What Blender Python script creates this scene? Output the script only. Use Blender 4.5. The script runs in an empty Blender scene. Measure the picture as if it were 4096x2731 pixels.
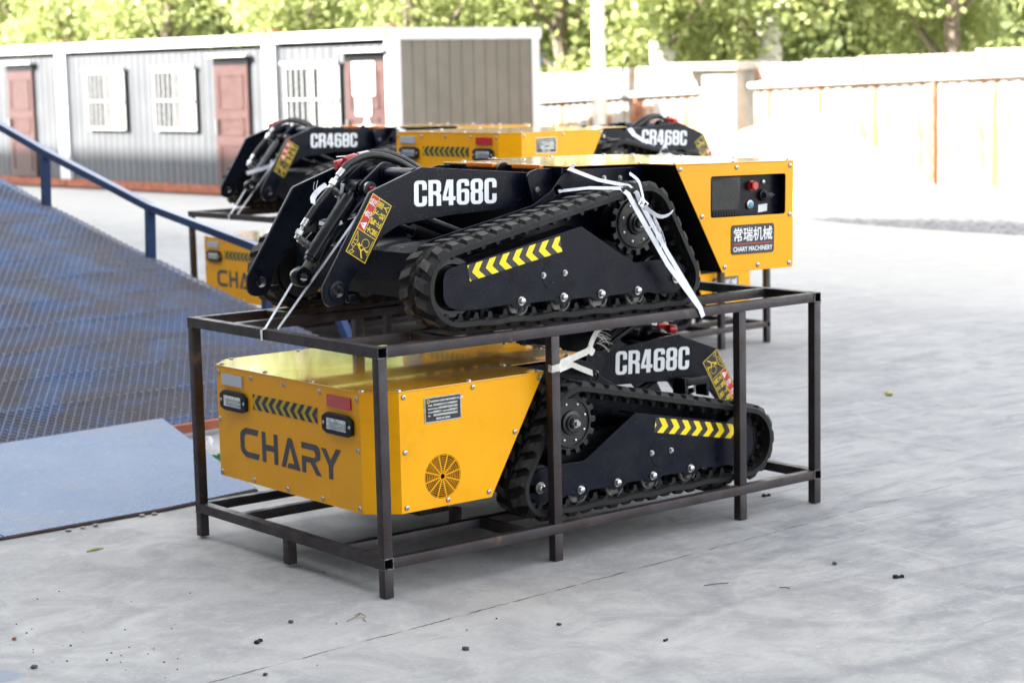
import bpy, bmesh, math, random
from mathutils import Vector, Matrix
R = math.radians
C = bpy.context.scene.collection
sc = bpy.context.scene

# ------------------------------------------------------------------ camera
CAM = Vector((-4.049213, -5.842052, 1.917354))
pan, pit, roll = 0.8960588, 0.1353664, -0.0222438
fw = Vector((math.cos(pit)*math.cos(pan), math.cos(pit)*math.sin(pan), -math.sin(pit)))
rt = Vector((math.sin(pan), -math.cos(pan), 0)); up = rt.cross(fw)
r2 = math.cos(roll)*rt + math.sin(roll)*up; u2 = -math.sin(roll)*rt + math.cos(roll)*up
cd = bpy.data.cameras.new('camera'); cam = bpy.data.objects.new('camera', cd); C.objects.link(cam)
m = Matrix((r2, u2, -fw)).transposed().to_4x4(); m.translation = CAM
cam.matrix_world = m
cd.sensor_width = 36; cd.lens = 7900.8/4096*36; cd.clip_start = 0.1; cd.clip_end = 2000
cd.dof.use_dof = True; cd.dof.focus_distance = 7.0; cd.dof.aperture_fstop = 3.5
sc.camera = cam
# ------------------------------------------------------------------ world, sun, exposure
SUN_EL, SUN_AZ = R(32), R(158)           # azimuth measured from +x towards +y, direction TO the sun
w = bpy.data.worlds.new('World'); sc.world = w; w.use_nodes = True
nt = w.node_tree; bg = nt.nodes['Background']
sky = nt.nodes.new('ShaderNodeTexSky'); sky.sky_type = 'NISHITA'; sky.sun_disc = False
sky.sun_elevation = SUN_EL; sky.sun_rotation = R(90) - SUN_AZ
sky.air_density = 1.0; sky.dust_density = 2.5; sky.ozone_density = 1.0
bg.inputs[1].default_value = 0.15
hs = nt.nodes.new('ShaderNodeHueSaturation'); hs.inputs['Saturation'].default_value = .20; nt.links.new(sky.outputs[0], hs.inputs['Color']); nt.links.new(hs.outputs[0], bg.inputs[0])
sd = bpy.data.lights.new('sun', 'SUN'); sd.energy = 4.4; sd.angle = R(0.6); sd.color = (1, .95, .87)
sun = bpy.data.objects.new('sun', sd); C.objects.link(sun)
tosun = Vector((math.cos(SUN_EL)*math.cos(SUN_AZ), math.cos(SUN_EL)*math.sin(SUN_AZ), math.sin(SUN_EL)))
sun.rotation_euler = tosun.to_track_quat('Z', 'Y').to_euler(); sun.location = (0, 0, 30)
sc.view_settings.view_transform = 'Standard'; sc.view_settings.look = 'None'
sc.view_settings.exposure = 2.85; sc.view_settings.gamma = 1
sc.cycles.max_bounces = 6; sc.cycles.diffuse_bounces = 3; sc.cycles.transparent_max_bounces = 4
sc.cycles.sample_clamp_indirect = 6

# ------------------------------------------------------------------ materials
class NT:
    def __init__(s, name):
        s.m = bpy.data.materials.new(name); s.m.use_nodes = True
        s.t = s.m.node_tree; s.b = s.t.nodes['Principled BSDF']; s.tc = s.t.nodes.new('ShaderNodeTexCoord')
    def n(s, typ, **k):
        n = s.t.nodes.new(typ)
        for a, v in k.items(): setattr(n, a, v)
        return n
    def l(s, a, b): s.t.links.new(a, b)
    def set(s, sock, v):
        if isinstance(v, bpy.types.NodeSocket): s.l(v, sock)
        elif isinstance(v, (tuple, list)) and len(v) == 3 and sock.type == 'RGBA': sock.default_value = (*v, 1)
        else: sock.default_value = v
    def noise(s, scale, detail=4, rough=.55, dist=0, vec=None, stretch=None):
        n = s.n('ShaderNodeTexNoise'); n.inputs['Scale'].default_value = scale; n.inputs['Detail'].default_value = detail
        n.inputs['Roughness'].default_value = rough; n.inputs['Distortion'].default_value = dist
        v = vec or s.tc.outputs['Object']
        if stretch:
            mp = s.n('ShaderNodeMapping'); s.l(v, mp.inputs[0])
            mp.inputs['Scale'].default_value = stretch[:3]
            if len(stretch) > 3: mp.inputs['Rotation'].default_value = (0, 0, stretch[3])
            v = mp.outputs[0]
        s.l(v, n.inputs['Vector']); return n.outputs[0]
    def ramp(s, fac, a, b, ca=0., cb=1.):
        n = s.n('ShaderNodeMapRange'); n.interpolation_type = 'SMOOTHSTEP'
        s.set(n.inputs[0], fac); n.inputs[1].default_value = a; n.inputs[2].default_value = b
        n.inputs[3].default_value = ca; n.inputs[4].default_value = cb; return n.outputs[0]
    def mix(s, f, a, b, mode='MIX'):
        n = s.n('ShaderNodeMix', data_type='RGBA', blend_type=mode)
        s.set(n.inputs[0], f); s.set(n.inputs[6], a); s.set(n.inputs[7], b); return n.outputs[2]
    def math(s, op, a, b=0., c=0.):
        n = s.n('ShaderNodeMath', operation=op); s.set(n.inputs[0], a); s.set(n.inputs[1], b); s.set(n.inputs[2], c); return n.outputs[0]
    def bump(s, h, strength=.3, dist=.002):
        n = s.n('ShaderNodeBump'); s.l(h, n.inputs['Height']); n.inputs['Strength'].default_value = strength
        n.inputs['Distance'].default_value = dist; s.l(n.outputs[0], s.b.inputs['Normal'])
    def sep(s, v=None):
        n = s.n('ShaderNodeSeparateXYZ'); s.l(v or s.tc.outputs['Object'], n.inputs[0]); return n.outputs
    def fin(s, col=None, rough=None, metal=None, coat=None, coatr=None, spec=None):
        if col is not None: s.set(s.b.inputs['Base Color'], col)
        if rough is not None: s.set(s.b.inputs['Roughness'], rough)
        if metal is not None: s.set(s.b.inputs['Metallic'], metal)
        if coat is not None: s.b.inputs['Coat Weight'].default_value = coat
        if coatr is not None: s.b.inputs['Coat Roughness'].default_value = coatr
        if spec is not None: s.b.inputs['Specular IOR Level'].default_value = spec
        return s.m

M = {}
def simple(name, col, rough=.5, metal=0., var=.12, nscale=6, bump=0., bs=60, coat=None, spec=None):
    k = NT(name); f = k.noise(nscale, 5)
    c = k.mix(k.ramp(f, .3, .7), tuple(x*(1-var) for x in col), tuple(min(1, x*(1+var)) for x in col))
    r_ = k.ramp(k.noise(nscale*2.3, 4), .3, .7, max(.02, rough-.06), rough+.08)
    if bump: k.bump(k.noise(bs, 4), bump, .002)
    M[name] = k.fin(c, r_, metal, coat, .08 if coat else None, spec); return M[name]

k = NT('yellow_paint'); f = k.noise(2.2, 5); d = k.noise(70, 3, .6)
c = k.mix(k.ramp(f, .3, .75), (.78, .335, .0015), (.85, .39, .002))
c = k.mix(k.ramp(d, .70, .80, 0, .25), c, (.62, .40, .14))
c = k.mix(k.ramp(k.noise(3.2, 7, .7, .8), .52, .74, 0, .30), c, (.50, .225, .01)); c = k.mix(k.ramp(k.noise(5, 7, .75, .3), .62, .75, 0, .22), c, (.70, .50, .22))
k.bump(k.noise(2.6, 3), .25, .012)
k.fin(c, k.ramp(k.noise(9, 5), .3, .7, .30, .44), 0, .12, .07, spec=.2)
M['yellow'] = k.m
k = NT('yellow_lid_paint'); f = k.noise(2.2, 5)
c = k.mix(k.ramp(f, .3, .75), (.70, .33, .012), (.78, .385, .02))
c = k.mix(k.ramp(k.noise(40, 6, .7), .52, .75, 0, .22), c, (.55, .42, .22))
k.bump(k.noise(4.5, 2), .13, .006)
k.fin(c, k.ramp(k.noise(12, 6), .3, .7, .12, .26), 0, .9, .05)
M['lid'] = k.m
k = NT('navy_paint'); f = k.noise(5, 5)
c = k.mix(k.ramp(f, .3, .7), (.0018, .0028, .0085), (.0030, .0045, .0115))
c = k.mix(k.ramp(k.noise(230, 1, .5), .71, .78, 0, .55), c, (.22, .22, .22))
c = k.mix(k.ramp(k.noise(7, 6, .7), .50, .8, 0, .05), c, (.10, .10, .10))
k.bump(k.noise(180, 2), .05, .001)
k.fin(c, k.ramp(k.noise(14, 5), .3, .7, .26, .40), 0, spec=.18)
M['navy'] = k.m
simple('black_paint', (.006, .006, .0075), .40, 0, .2, spec=.25)
k = NT('rubber'); f = k.noise(18, 6, .65)
c = k.mix(k.ramp(f, .35, .7), (.007, .007, .0075), (.016, .0155, .015))
c = k.mix(k.ramp(k.noise(5, 6, .7, 1), .52, .75, 0, .3), c, (.055, .048, .042))
k.bump(k.noise(260, 3), .25, .002)
k.fin(c, k.ramp(f, .3, .7, .55, .78), 0, spec=.28); M['rubber'] = k.m
simple('rubber_worn', (.075, .069, .062), .75, 0, .35, 30, .5, 200, spec=.25)
k = NT('raw_steel'); f = k.noise(6, 6, .6); s_ = k.noise(9, 5, .6, 0, None, (1.2, 14, 14))
c = k.mix(k.ramp(f, .35, .65), (.022, .018, .018), (.038, .036, .044))
c = k.mix(k.ramp(s_, .42, .70, 0, .65), c, (.062, .031, .023))
c = k.mix(k.ramp(k.noise(26, 6, .7, .6), .60, .74, 0, .6), c, (.115, .042, .018))
c = k.mix(k.ramp(k.noise(3.1, 7, .75, 1.2), .60, .72, 0, .7), c, (.17, .085, .03))
k.bump(k.noise(90, 4), .12, .002)
k.fin(c, k.ramp(k.noise(14, 5), .3, .7, .38, .62), .35); M['steel'] = k.m
simple('zinc', (.44, .44, .43), .33, 1, .15, 30)
simple('weld', (.13, .13, .14), .35, .9, .4, 60, .4, 200)
simple('cast_iron', (.105, .10, .095), .5, .3, .3, 15, .2)
simple('roller_paint', (.009, .009, .010), .35, .1, .3, 12, .1)
simple('gloss_black', (.004, .005, .0075), .2, 0, .15, spec=.4)
simple('chrome', (.75, .75, .76), .16, 1, .05)
simple('white_decal', (.78, .80, .82), .45, 0, .03)
simple('black_decal', (.014, .014, .015), .40, 0, .1)
simple('charcoal_decal', (.045, .047, .055), .5, 0, .06)
simple('tape_yellow', (.88, .66, .0), .38, 0, .04)
simple('tape_yellow_dull', (.50, .34, .01), .42, 0, .05)
simple('sticker_yellow', (.86, .60, .01), .42, 0, .03)
simple('red_plastic', (.50, .018, .016), .32, 0, .1, coat=.3)
simple('red_decal', (.48, .012, .012), .42, 0, .05)
k = NT('reflector_red'); br = k.n('ShaderNodeTexVoronoi'); br.inputs['Scale'].default_value = 320; k.l(k.tc.outputs['Object'], br.inputs['Vector'])
k.bump(br.outputs[0], .4, .001); k.fin(k.mix(br.outputs[0], (.55, .01, .012), (.34, .004, .006)), .22, 0, .6, .05); M['refl_red'] = k.m
k = NT('reflector_white'); br = k.n('ShaderNodeTexVoronoi'); br.inputs['Scale'].default_value = 320; k.l(k.tc.outputs['Object'], br.inputs['Vector'])
k.bump(br.outputs[0], .4, .001); k.fin(k.mix(br.outputs[0], (.52, .54, .56), (.38, .40, .43)), .2, .2, .6, .05); M['refl_white'] = k.m
simple('amber_lens', (.85, .22, .005), .18, 0, .2, 90, .3, 300, coat=.5)
simple('lamp_glass', (.62, .63, .60), .12, .55, .3, 60, .3, 200, coat=.6)
simple('hose', (.010, .010, .010), .5, 0, .2, 20, .25, 300)
simple('screen_glass', (.012, .013, .014), .3, 0, .3, 50, spec=.3)
simple('blue_button', (.05, .28, .42), .3, 0, .1)
simple('strap_white', (.70, .72, .76), .48, 0, .07, 30, .3, 400)
simple('strap_aged', (.55, .54, .50), .5, 0, .12, 30, .3, 400)
simple('paper', (.75, .76, .78), .6, 0, .04)
simple('brushed_plate', (.45, .45, .43), .32, .9, .15, 60)
simple('dark_gap', (.006, .006, .006), .8, 0, .1)

# concrete yard
k = NT('concrete_yard'); P_ = k.tc.outputs['Object']; x, y, z = k.sep()
big = k.noise(.55, 6, .6, .4); mid = k.noise(3.2, 7, .65, .8); fine = k.noise(55, 4, .7)
brush = k.noise(1.5, 8, .68, 2.2, None, (.75, 2.6, 1, R(10))); brush2 = k.noise(1.9, 8, .7, 2.6, None, (2.4, .8, 1, R(38))); hair = k.noise(5.5, 6, .7, 1.2, None, (.8, 5.5, 1, R(-14)))
c = k.mix(k.ramp(big, .3, .7), (.285, .282, .274), (.385, .378, .362))
c = k.mix(k.ramp(mid, .36, .68, 0, .6), c, (.205, .205, .208))
c = k.mix(k.ramp(k.noise(7.5, 7, .72, .5), .50, .70, 0, .35), c, (.44, .435, .42))
east = k.ramp(x, .2, 2.6)
c = k.mix(k.math('MULTIPLY', k.ramp(brush, .48, .62, 0, .72), east), c, (.150, .156, .170))
c = k.mix(k.math('MULTIPLY', k.ramp(brush2, .53, .68, 0, .6), east), c, (.46, .455, .445))
c = k.mix(k.ramp(k.noise(1.3, 7, .7, 1.5, None, (1, 2.2, 1, R(-20))), .60, .74, 0, .45), c, (.165, .168, .176))
c = k.mix(k.ramp(fine, .55, .72, 0, .5), c, (.50, .49, .47))
c = k.mix(k.ramp(k.noise(38, 5, .75), .56, .74, 0, .4), c, (.18, .177, .17))
c = k.mix(k.ramp(k.noise(130, 2, .7), .70, .78, 0, .55), c, (.10, .095, .09))
c = k.mix(k.math('MULTIPLY', k.ramp(hair, .52, .70, 0, .5), east), c, (.50, .495, .48))
# tyre scuffs
def ring(cx, cy, rx, ry, wd):
    wob = k.math('MULTIPLY', k.math('SUBTRACT', k.noise(1.7, 3), .5), .35)
    dx = k.math('DIVIDE', k.math('SUBTRACT', x, cx), rx); dy = k.math('DIVIDE', k.math('SUBTRACT', y, cy), ry)
    rr = k.math('ADD', k.math('SQRT', k.math('ADD', k.math('MULTIPLY', dx, dx), k.math('MULTIPLY', dy, dy))), wob)
    return k.ramp(k.math('ABSOLUTE', k.math('SUBTRACT', rr, 1.0)), 0, wd, 1, 0)
for (cx, cy, rx, ry, wd, col, st) in ((3.05, -.95, .95, .50, .30, (.13, .136, .152), .85), (3.05, -.95, .78, .40, .03, (.50, .50, .49), .3),
        (2.25, -.35, .42, .22, .34, (.13, .136, .152), .75), (1.9, -1.05, 1.1, .6, .12, (.14, .145, .16), .75), (1.9, -1.05, 1.02, .54, .03, (.50, .50, .49), .3),
        (1.0, -1.35, .9, .45, .14, (.14, .145, .16), .7), (5.4, 1.1, 1.7, .9, .12, (.14, .145, .16), .8), (6.2, 2.4, 1.9, 1.1, .12, (.14, .145, .16), .75), (4.2, .2, .8, .5, .12, (.14, .145, .16), .75)):
    f = k.math('MULTIPLY', ring(cx, cy, rx, ry, wd), k.ramp(k.noise(6, 6, .7, 1.2), .30, .62))
    c = k.mix(k.math('MULTIPLY', f, st*.55), c, col)
# saw-cut joints
wob = k.math('MULTIPLY', k.math('SUBTRACT', k.noise(14, 5, .7), .5), .034)
j1 = k.math('ABSOLUTE', k.math('ADD', k.math('SUBTRACT', y, k.math('MULTIPLY_ADD', x, .0667, -.363)), wob))
j2 = k.math('ABSOLUTE', k.math('ADD', k.math('SUBTRACT', x, k.math('MULTIPLY_ADD', y, -.05, 3.725)), wob))
jx = k.math('MINIMUM', j1, j2)
jm = k.ramp(jx, .0022, .0065, 1, 0); jm = k.math('MULTIPLY', jm, k.ramp(k.noise(9, 5), .36, .56, .12, .95))
c = k.mix(jm, c, (.085, .072, .058))
c = k.mix(k.ramp(k.math('SQRT', k.math('ADD', k.math('POWER', k.math('ADD', x, 1.47), 2), k.math('POWER', k.math('SUBTRACT', y, .10), 2))), .05, .09, .5, 0), c, (.12, .18, .28))
c = k.mix(k.math('MULTIPLY', k.ramp(k.math('ADD', x, k.math('MULTIPLY', k.noise(.9, 6, .7, 1), 2.)), 1.8, 4.2), .52), c, (.205, .209, .218))
c = k.mix(k.math('MULTIPLY', k.ramp(x, 5.5, 9.0), .35), c, (.20, .20, .20))
# dusty sand towards the pile
c = k.mix(k.math('MULTIPLY', k.ramp(k.math('ADD', x, k.math('MULTIPLY', k.noise(.8, 5), 2.)), 13.6, 15.0), .85), c, (.42, .36, .28))
c = k.mix(k.math('MULTIPLY', k.ramp(k.math('ADD', x, k.math('MULTIPLY', k.noise(.7, 6, .7, 1), 3.)), 8.6, 11.2), .7), c, (.33, .325, .31))  # paler far concrete: dust, plus the brighter open-sky light painted in
h = k.math('ADD', k.math('MULTIPLY', k.noise(45, 5, .7), .5), k.math('MULTIPLY', jm, -1.2))
k.bump(h, .45, .004)
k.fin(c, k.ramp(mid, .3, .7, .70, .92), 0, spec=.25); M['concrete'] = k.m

# worn blue ramp metal
def worn_blue(name, sc_=1., rust=.5):
    k = NT(name)
    c = k.mix(k.ramp(k.noise(1.7*sc_, 5, .6), .3, .7), (.060, .115, .25), (.10, .155, .28))
    c = k.mix(k.ramp(k.noise(1.0*sc_, 7, .7, .8), rust-.16, rust+.12, 0, .82), c, (.095, .078, .068))
    c = k.mix(k.ramp(k.noise(22*sc_, 5, .7), .55, .72, 0, .6), c, (.30, .30, .31))
    k.bump(k.noise(60, 4), .2, .003)
    k.fin(c, .55, .15); M[name] = k.m
worn_blue('ramp_mesh_paint', 1.9, .49)
k = NT('blue_tread_plate')
x, y, z = k.sep()
c = k.mix(k.ramp(k.noise(1.2, 6, .65), .3, .7), (.10, .16, .27), (.155, .205, .30))
c = k.mix(k.ramp(k.noise(2.0, 7, .7, .7), .50, .70, 0, .75), c, (.175, .18, .195))
c = k.mix(k.ramp(k.noise(9, 7, .75, .5), .62, .72, 0, .75), c, (.10, .06, .045))
w1 = k.math('SINE', k.math('MULTIPLY', k.math('ADD', x, y), 150.)); w2 = k.math('SINE', k.math('MULTIPLY', k.math('SUBTRACT', x, y), 150.))
k.bump(k.math('MAXIMUM', k.math('MULTIPLY', w1, w1), k.math('MULTIPLY', w2, w2)), .8, .006)
c = k.mix(k.ramp(k.noise(48, 4, .7, 0, None, (1, .5, 1)), .52, .66, 0, .5), c, (.235, .25, .28)); c = k.mix(k.ramp(k.noise(30, 4, .75), .60, .70, 0, .6), c, (.12, .12, .14))
k.fin(c, .5, .1); M['tread'] = k.m
k = NT('blue_tube_paint'); c = k.mix(k.ramp(k.noise(3, 6, .65), .3, .7), (.009, .026, .085), (.020, .058, .155))
c = k.mix(k.ramp(k.noise(8, 6, .7), .62, .74, 0, .6), c, (.05, .035, .035)); k.bump(k.noise(60, 4), .15, .002)
k.fin(c, .32, .1, .3, .15); M['blue_tube'] = k.m

simple('container_white', (.50, .51, .52), .5, 0, .08, 1.5)
simple('container_grey', (.066, .071, .079), .55, 0, .10, 1.2)
simple('container_tan', (.098, .090, .076), .55, 0, .12, 1.5)
simple('rust_red', (.22, .06, .025), .7, 0, .35, 7, .3, 40)
simple('door_red', (.058, .026, .023), .45, 0, .12, 2)
simple('fitting_rust', (.32, .10, .05), .6, 0, .35, 9)
simple('window_white', (.26, .26, .255), .4, 0, .04)
simple('window_glass', (.03, .035, .04), .25, 0, .2)
k = NT('fence_sheet'); c = k.mix(k.ramp(k.noise(1.1, 5), .3, .7), (.30, .28, .25), (.46, .43, .39))
c = k.mix(k.ramp(k.noise(1.6, 7, .75, .4, None, (1.5, 1.5, .3)), .50, .60, 0, .92), c, (.26, .10, .035)); k.bump(k.noise(20, 4), .2, .01)
k.fin(c, .6); M['fence'] = k.m
simple('pale_stone', (.34, .32, .28), .8, 0, .15, 4, .3, 20)
k = NT('sand'); c = k.mix(k.ramp(k.noise(1.3, 7, .65), .3, .7), (.40, .34, .26), (.52, .46, .38))
c = k.mix(k.ramp(k.noise(3, 6, .7), .56, .70, 0, .7), c, (.24, .17, .10)); k.bump(k.noise(6, 6), .5, .05); k.fin(c, .9); M['sand'] = k.m
simple('gravel', (.14, .14, .145), .85, 0, .45, 14, .6, 18)
simple('bark', (.16, .125, .095), .85, 0, .3, 9, .5, 30)
simple('limewash', (.66, .64, .60), .8, 0, .08, 6, .3, 30)
simple('wall_plaster', (.12, .125, .135), .8, 0, .08, .6)
simple('blue_roof', (.06, .22, .60), .5, 0, .1)
simple('edge_rust', (.06, .038, .03), .85, 0, .4, 12)
simple('ramp_under_shade', (.028, .024, .022), .9, 0, .3, 3)  # near-black stand-in for the shade seen through the ramp mesh
simple('stone_dark', (.05, .05, .052), .8, 0, .3, 40, .4, 80)
simple('dry_twig', (.17, .14, .07), .8, 0, .2, 40)
simple('green_plastic', (.02, .25, .09), .4, 0, .1)
simple('leaf_dry', (.34, .33, .12), .7, 0, .2, 40)
simple('window_strip', (.05, .07, .09), .15, 0, .2, .5)
def leafmat(name, a, b):
    k = NT(name); oi = k.n('ShaderNodeObjectInfo'); g = k.n('ShaderNodeNewGeometry')
    f = k.math('ADD', k.math('MULTIPLY', k.noise(1.1, 3), .8), k.math('MULTIPLY', g.outputs['Random Per Island'], .5))
    c = k.mix(k.ramp(f, .35, .95), a, b); k.fin(c, .5)
    tr = k.n('ShaderNodeBsdfTranslucent'); k.l(k.mix(.5, c, (.50, .55, .20)), tr.inputs[0])
    ms = k.n('ShaderNodeMixShader'); ms.inputs[0].default_value = .5
    k.l(k.b.outputs[0], ms.inputs[1]); k.l(tr.outputs[0], ms.inputs[2])
    k.l(ms.outputs[0], k.t.nodes['Material Output'].inputs[0]); M[name] = k.m
leafmat('leaf_bright', (.15, .195, .055), (.40, .44, .19))
leafmat('leaf_deep', (.09, .13, .045), (.24, .29, .12))

# ------------------------------------------------------------------ mesh helpers
class MB:
    def __init__(s): s.v = []; s.f = []
    def add(s, vs, fs, mt=None):
        o = len(s.v)
        s.v += [tuple(mt @ Vector(p)) if mt is not None else tuple(p) for p in vs]
        s.f += [tuple(i+o for i in f) for f in fs]; return s
    def box(s, a, b, mt=None):
        x0, y0, z0 = a; x1, y1, z1 = b
        return s.add([(x0,y0,z0),(x1,y0,z0),(x1,y1,z0),(x0,y1,z0),(x0,y0,z1),(x1,y0,z1),(x1,y1,z1),(x0,y1,z1)],
                     [(0,3,2,1),(4,5,6,7),(0,1,5,4),(1,2,6,5),(2,3,7,6),(3,0,4,7)], mt)
    def lathe(s, prof, n=20, mt=None, cap=True):      # prof: (r, z) along z
        vs = []; fs = []
        for r, z in prof:
            for i in range(n):
                a = 2*math.pi*i/n; vs.append((r*math.cos(a), r*math.sin(a), z))
        for j in range(len(prof)-1):
            for i in range(n):
                k = (i+1) % n; fs.append((j*n+i, j*n+k, (j+1)*n+k, (j+1)*n+i))
        if cap: fs.append(tuple(range(n-1, -1, -1))); fs.append(tuple((len(prof)-1)*n+i for i in range(n)))
        return s.add(vs, fs, mt)
    def tube(s, pts, r, n=10, cap=True):
        pts = [Vector(p) for p in pts]; N = len(pts); rs = r if isinstance(r, (list, tuple)) else [r]*N
        vs = []; fs = []; t0 = (pts[1]-pts[0]).normalized()
        a = t0.orthogonal().normalized()
        for i, p in enumerate(pts):
            t = (pts[min(i+1, N-1)]-pts[max(i-1, 0)]).normalized()
            a = (a - t*a.dot(t)).normalized(); b = t.cross(a)
            for j in range(n):
                q = 2*math.pi*j/n; vs.append(tuple(p+(a*math.cos(q)+b*math.sin(q))*rs[i]))
        for i in range(N-1):
            for j in range(n):
                k = (j+1) % n; fs.append((i*n+j, i*n+k, (i+1)*n+k, (i+1)*n+j))
        if cap: fs.append(tuple(range(n-1, -1, -1))); fs.append(tuple((N-1)*n+i for i in range(n)))
        return s.add(vs, fs)
    def band(s, pts, width, side, th=.0016):     # flat strap along pts; side = direction across the strap
        pts = [Vector(p) for p in pts]; N = len(pts); vs = []; fs = []
        for i, p in enumerate(pts):
            t = (pts[min(i+1, N-1)]-pts[max(i-1, 0)]).normalized()
            sd_ = Vector(side[i]) if isinstance(side, list) else Vector(side)
            sd_ = (sd_ - t*sd_.dot(t)).normalized(); nn = t.cross(sd_)
            for a, b in ((-1, -1), (1, -1), (1, 1), (-1, 1)):
                vs.append(tuple(p+sd_*a*width/2+nn*b*th/2))
        for i in range(N-1):
            for j in range(4):
                k = (j+1) % 4; fs.append((i*4+j, i*4+k, (i+1)*4+k, (i+1)*4+j))
        fs.append((3, 2, 1, 0)); fs.append(tuple((N-1)*4+j for j in range(4)))
        return s.add(vs, fs)
    def sweep(s, path, cross, closed=True):  # path: list of (origin, side, normal); cross (a,b)
        n = len(cross); vs = []; fs = []
        for o, a, b in path:
            for (p, q) in cross: vs.append(tuple(Vector(o)+Vector(a)*p+Vector(b)*q))
        N = len(path)
        for i in range(N if closed else N-1):
            for j in range(n):
                k = (j+1) % n; ii = (i+1) % N; fs.append((i*n+j, i*n+k, ii*n+k, ii*n+j))
        return s.add(vs, fs)
    def mesh(s, name, mat, smooth=True, bevel=0.):
        me = bpy.data.meshes.new(name); me.from_pydata(s.v, [], s.f)
        b = bmesh.new(); b.from_mesh(me)
        if bevel: bmesh.ops.bevel(b, geom=[e for e in b.edges if len(e.link_faces) == 2 and e.calc_face_angle(0) > .5], offset=bevel, segments=2, affect='EDGES', profile=.6)
        bmesh.ops.recalc_face_normals(b, faces=b.faces); b.to_mesh(me); b.free()
        return finish(me, mat, smooth)
def finish(me, mat, smooth=True, ang=38):
    if isinstance(mat, str): mat = M[mat]
    me.materials.clear(); me.materials.append(mat)
    if smooth:
        me.shade_smooth(); me.set_sharp_from_angle(angle=R(ang))
    return me
def obj(name, me, parent=None, loc=None, rot=None):
    o = bpy.data.objects.new(name, me); C.objects.link(o)
    if parent is not None: o.parent = parent
    if loc is not None: o.location = loc
    if rot is not None: o.rotation_euler = rot
    return o
def tag(o, label=None, cat=None, group=None, kind=None):
    if label: o['label'] = label
    if cat: o['category'] = cat
    if group: o['group'] = group
    if kind: o['kind'] = kind
    return o
def empty(name, loc=(0,0,0), rz=0., label=None, cat=None, group=None):
    o = bpy.data.objects.new(name, None); C.objects.link(o); o.location = loc; o.rotation_euler = (0, 0, rz)
    return tag(o, label, cat, group)
def copy_tree(o, parent=None):
    c = o.copy(); C.objects.link(c)
    if parent is not None: c.parent = parent
    for ch in list(o.children): copy_tree(ch, c)
    return c

# rounded outline: list of (x, y[, r])
def ro(pts, seg=5):
    out = []; n = len(pts)
    for i, p in enumerate(pts):
        r = p[2] if len(p) > 2 else 0
        P = Vector(p[:2]); A = Vector(pts[i-1][:2])-P; B = Vector(pts[(i+1) % n][:2])-P
        if r <= 0 or A.length < 1e-6 or B.length < 1e-6: out.append(tuple(P)); continue
        ang = A.angle(B); 
        if ang > 3.1 or ang < .02: out.append(tuple(P)); continue
        d = min(r/math.tan(ang/2), A.length*.499, B.length*.499); rr = d*math.tan(ang/2)
        a = P+A.normalized()*d; b = P+B.normalized()*d
        cc = P+(A.normalized()+B.normalized()).normalized()*(rr/math.sin(ang/2))
        a0 = math.atan2(a.y-cc.y, a.x-cc.x); a1 = math.atan2(b.y-cc.y, b.x-cc.x); da = (a1-a0+math.pi) % (2*math.pi)-math.pi
        for j in range(seg+1): t = a0+da*j/seg; out.append((cc.x+rr*math.cos(t), cc.y+rr*math.sin(t)))
    return out
def circ(cx, cy, r, n=24, r2=None): return [(cx+r*math.cos(2*math.pi*i/n), cy+(r2 or r)*math.sin(2*math.pi*i/n)) for i in range(n)]
def rect(x0, y0, x1, y1): return [(x0, y0), (x1, y0), (x1, y1), (x0, y1)]

def curve_mesh(name, splines, mat, mt, th=0., bev=0.):
    """fill closed 2D outlines (nested ones are holes); outer face at local z=0, body behind it"""
    cu = bpy.data.curves.new('c', 'CURVE'); cu.dimensions = '2D'; cu.fill_mode = 'BOTH'
    for s in splines:
        sp = cu.splines.new('POLY'); sp.points.add(len(s)-1)
        for i, p in enumerate(s): sp.points[i].co = (p[0], p[1], 0, 1)
        sp.use_cyclic_u = True
    if th:
        cu.extrude = th/2-bev; cu.bevel_depth = bev; cu.bevel_resolution = 1 if bev else 0; cu.offset = -bev
    o = bpy.data.objects.new('c', cu); C.objects.link(o)
    me = bpy.data.meshes.new_from_object(o.evaluated_get(bpy.context.evaluated_depsgraph_get()))
    bpy.data.objects.remove(o); bpy.data.curves.remove(cu)
    me.name = name; me.transform(mt @ Matrix.Translation((0, 0, -th/2)))
    return finish(me, mat, bool(th), 30)
def side(s, v):       # 2D plane on a machine's side: local x runs image-right when looked at; s=-1 right side, +1 left
    return Matrix(((-s, 0, 0, 0), (0, 0, s, s*v), (0, 1, 0, 0), (0, 0, 0, 1)))
def su(s, pts): return [(-s*p[0], *p[1:]) for p in pts]
def frame2(o, x, y):  # plane with origin o and axes x, y
    x = Vector(x).normalized(); y = Vector(y).normalized(); z = x.cross(y)
    mm = Matrix((x, y, z)).transposed().to_4x4(); mm.translation = Vector(o); return mm
def text_mesh(name, txt, size, mat, mt, xs=1., off=0., align='LEFT', sp=1.):
    cu = bpy.data.curves.new('t', 'FONT'); cu.body = txt; cu.size = size; cu.offset = off; cu.align_x = align; cu.space_character = sp
    cu.resolution_u = 3
    o = bpy.data.objects.new('t', cu); C.objects.link(o)
    me = bpy.data.meshes.new_from_object(o.evaluated_get(bpy.context.evaluated_depsgraph_get()))
    bpy.data.objects.remove(o); bpy.data.curves.remove(cu)
    me.name = name; me.transform(mt @ Matrix.Diagonal((xs, 1, 1, 1)))
    return finish(me, mat, False)
def join_meshes(name, meshes, mat):
    b = bmesh.new()
    for q in meshes: b.from_mesh(q)
    me = bpy.data.meshes.new(name); b.to_mesh(me); b.free()
    for q in meshes: bpy.data.meshes.remove(q)
    return finish(me, mat, False)

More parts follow.
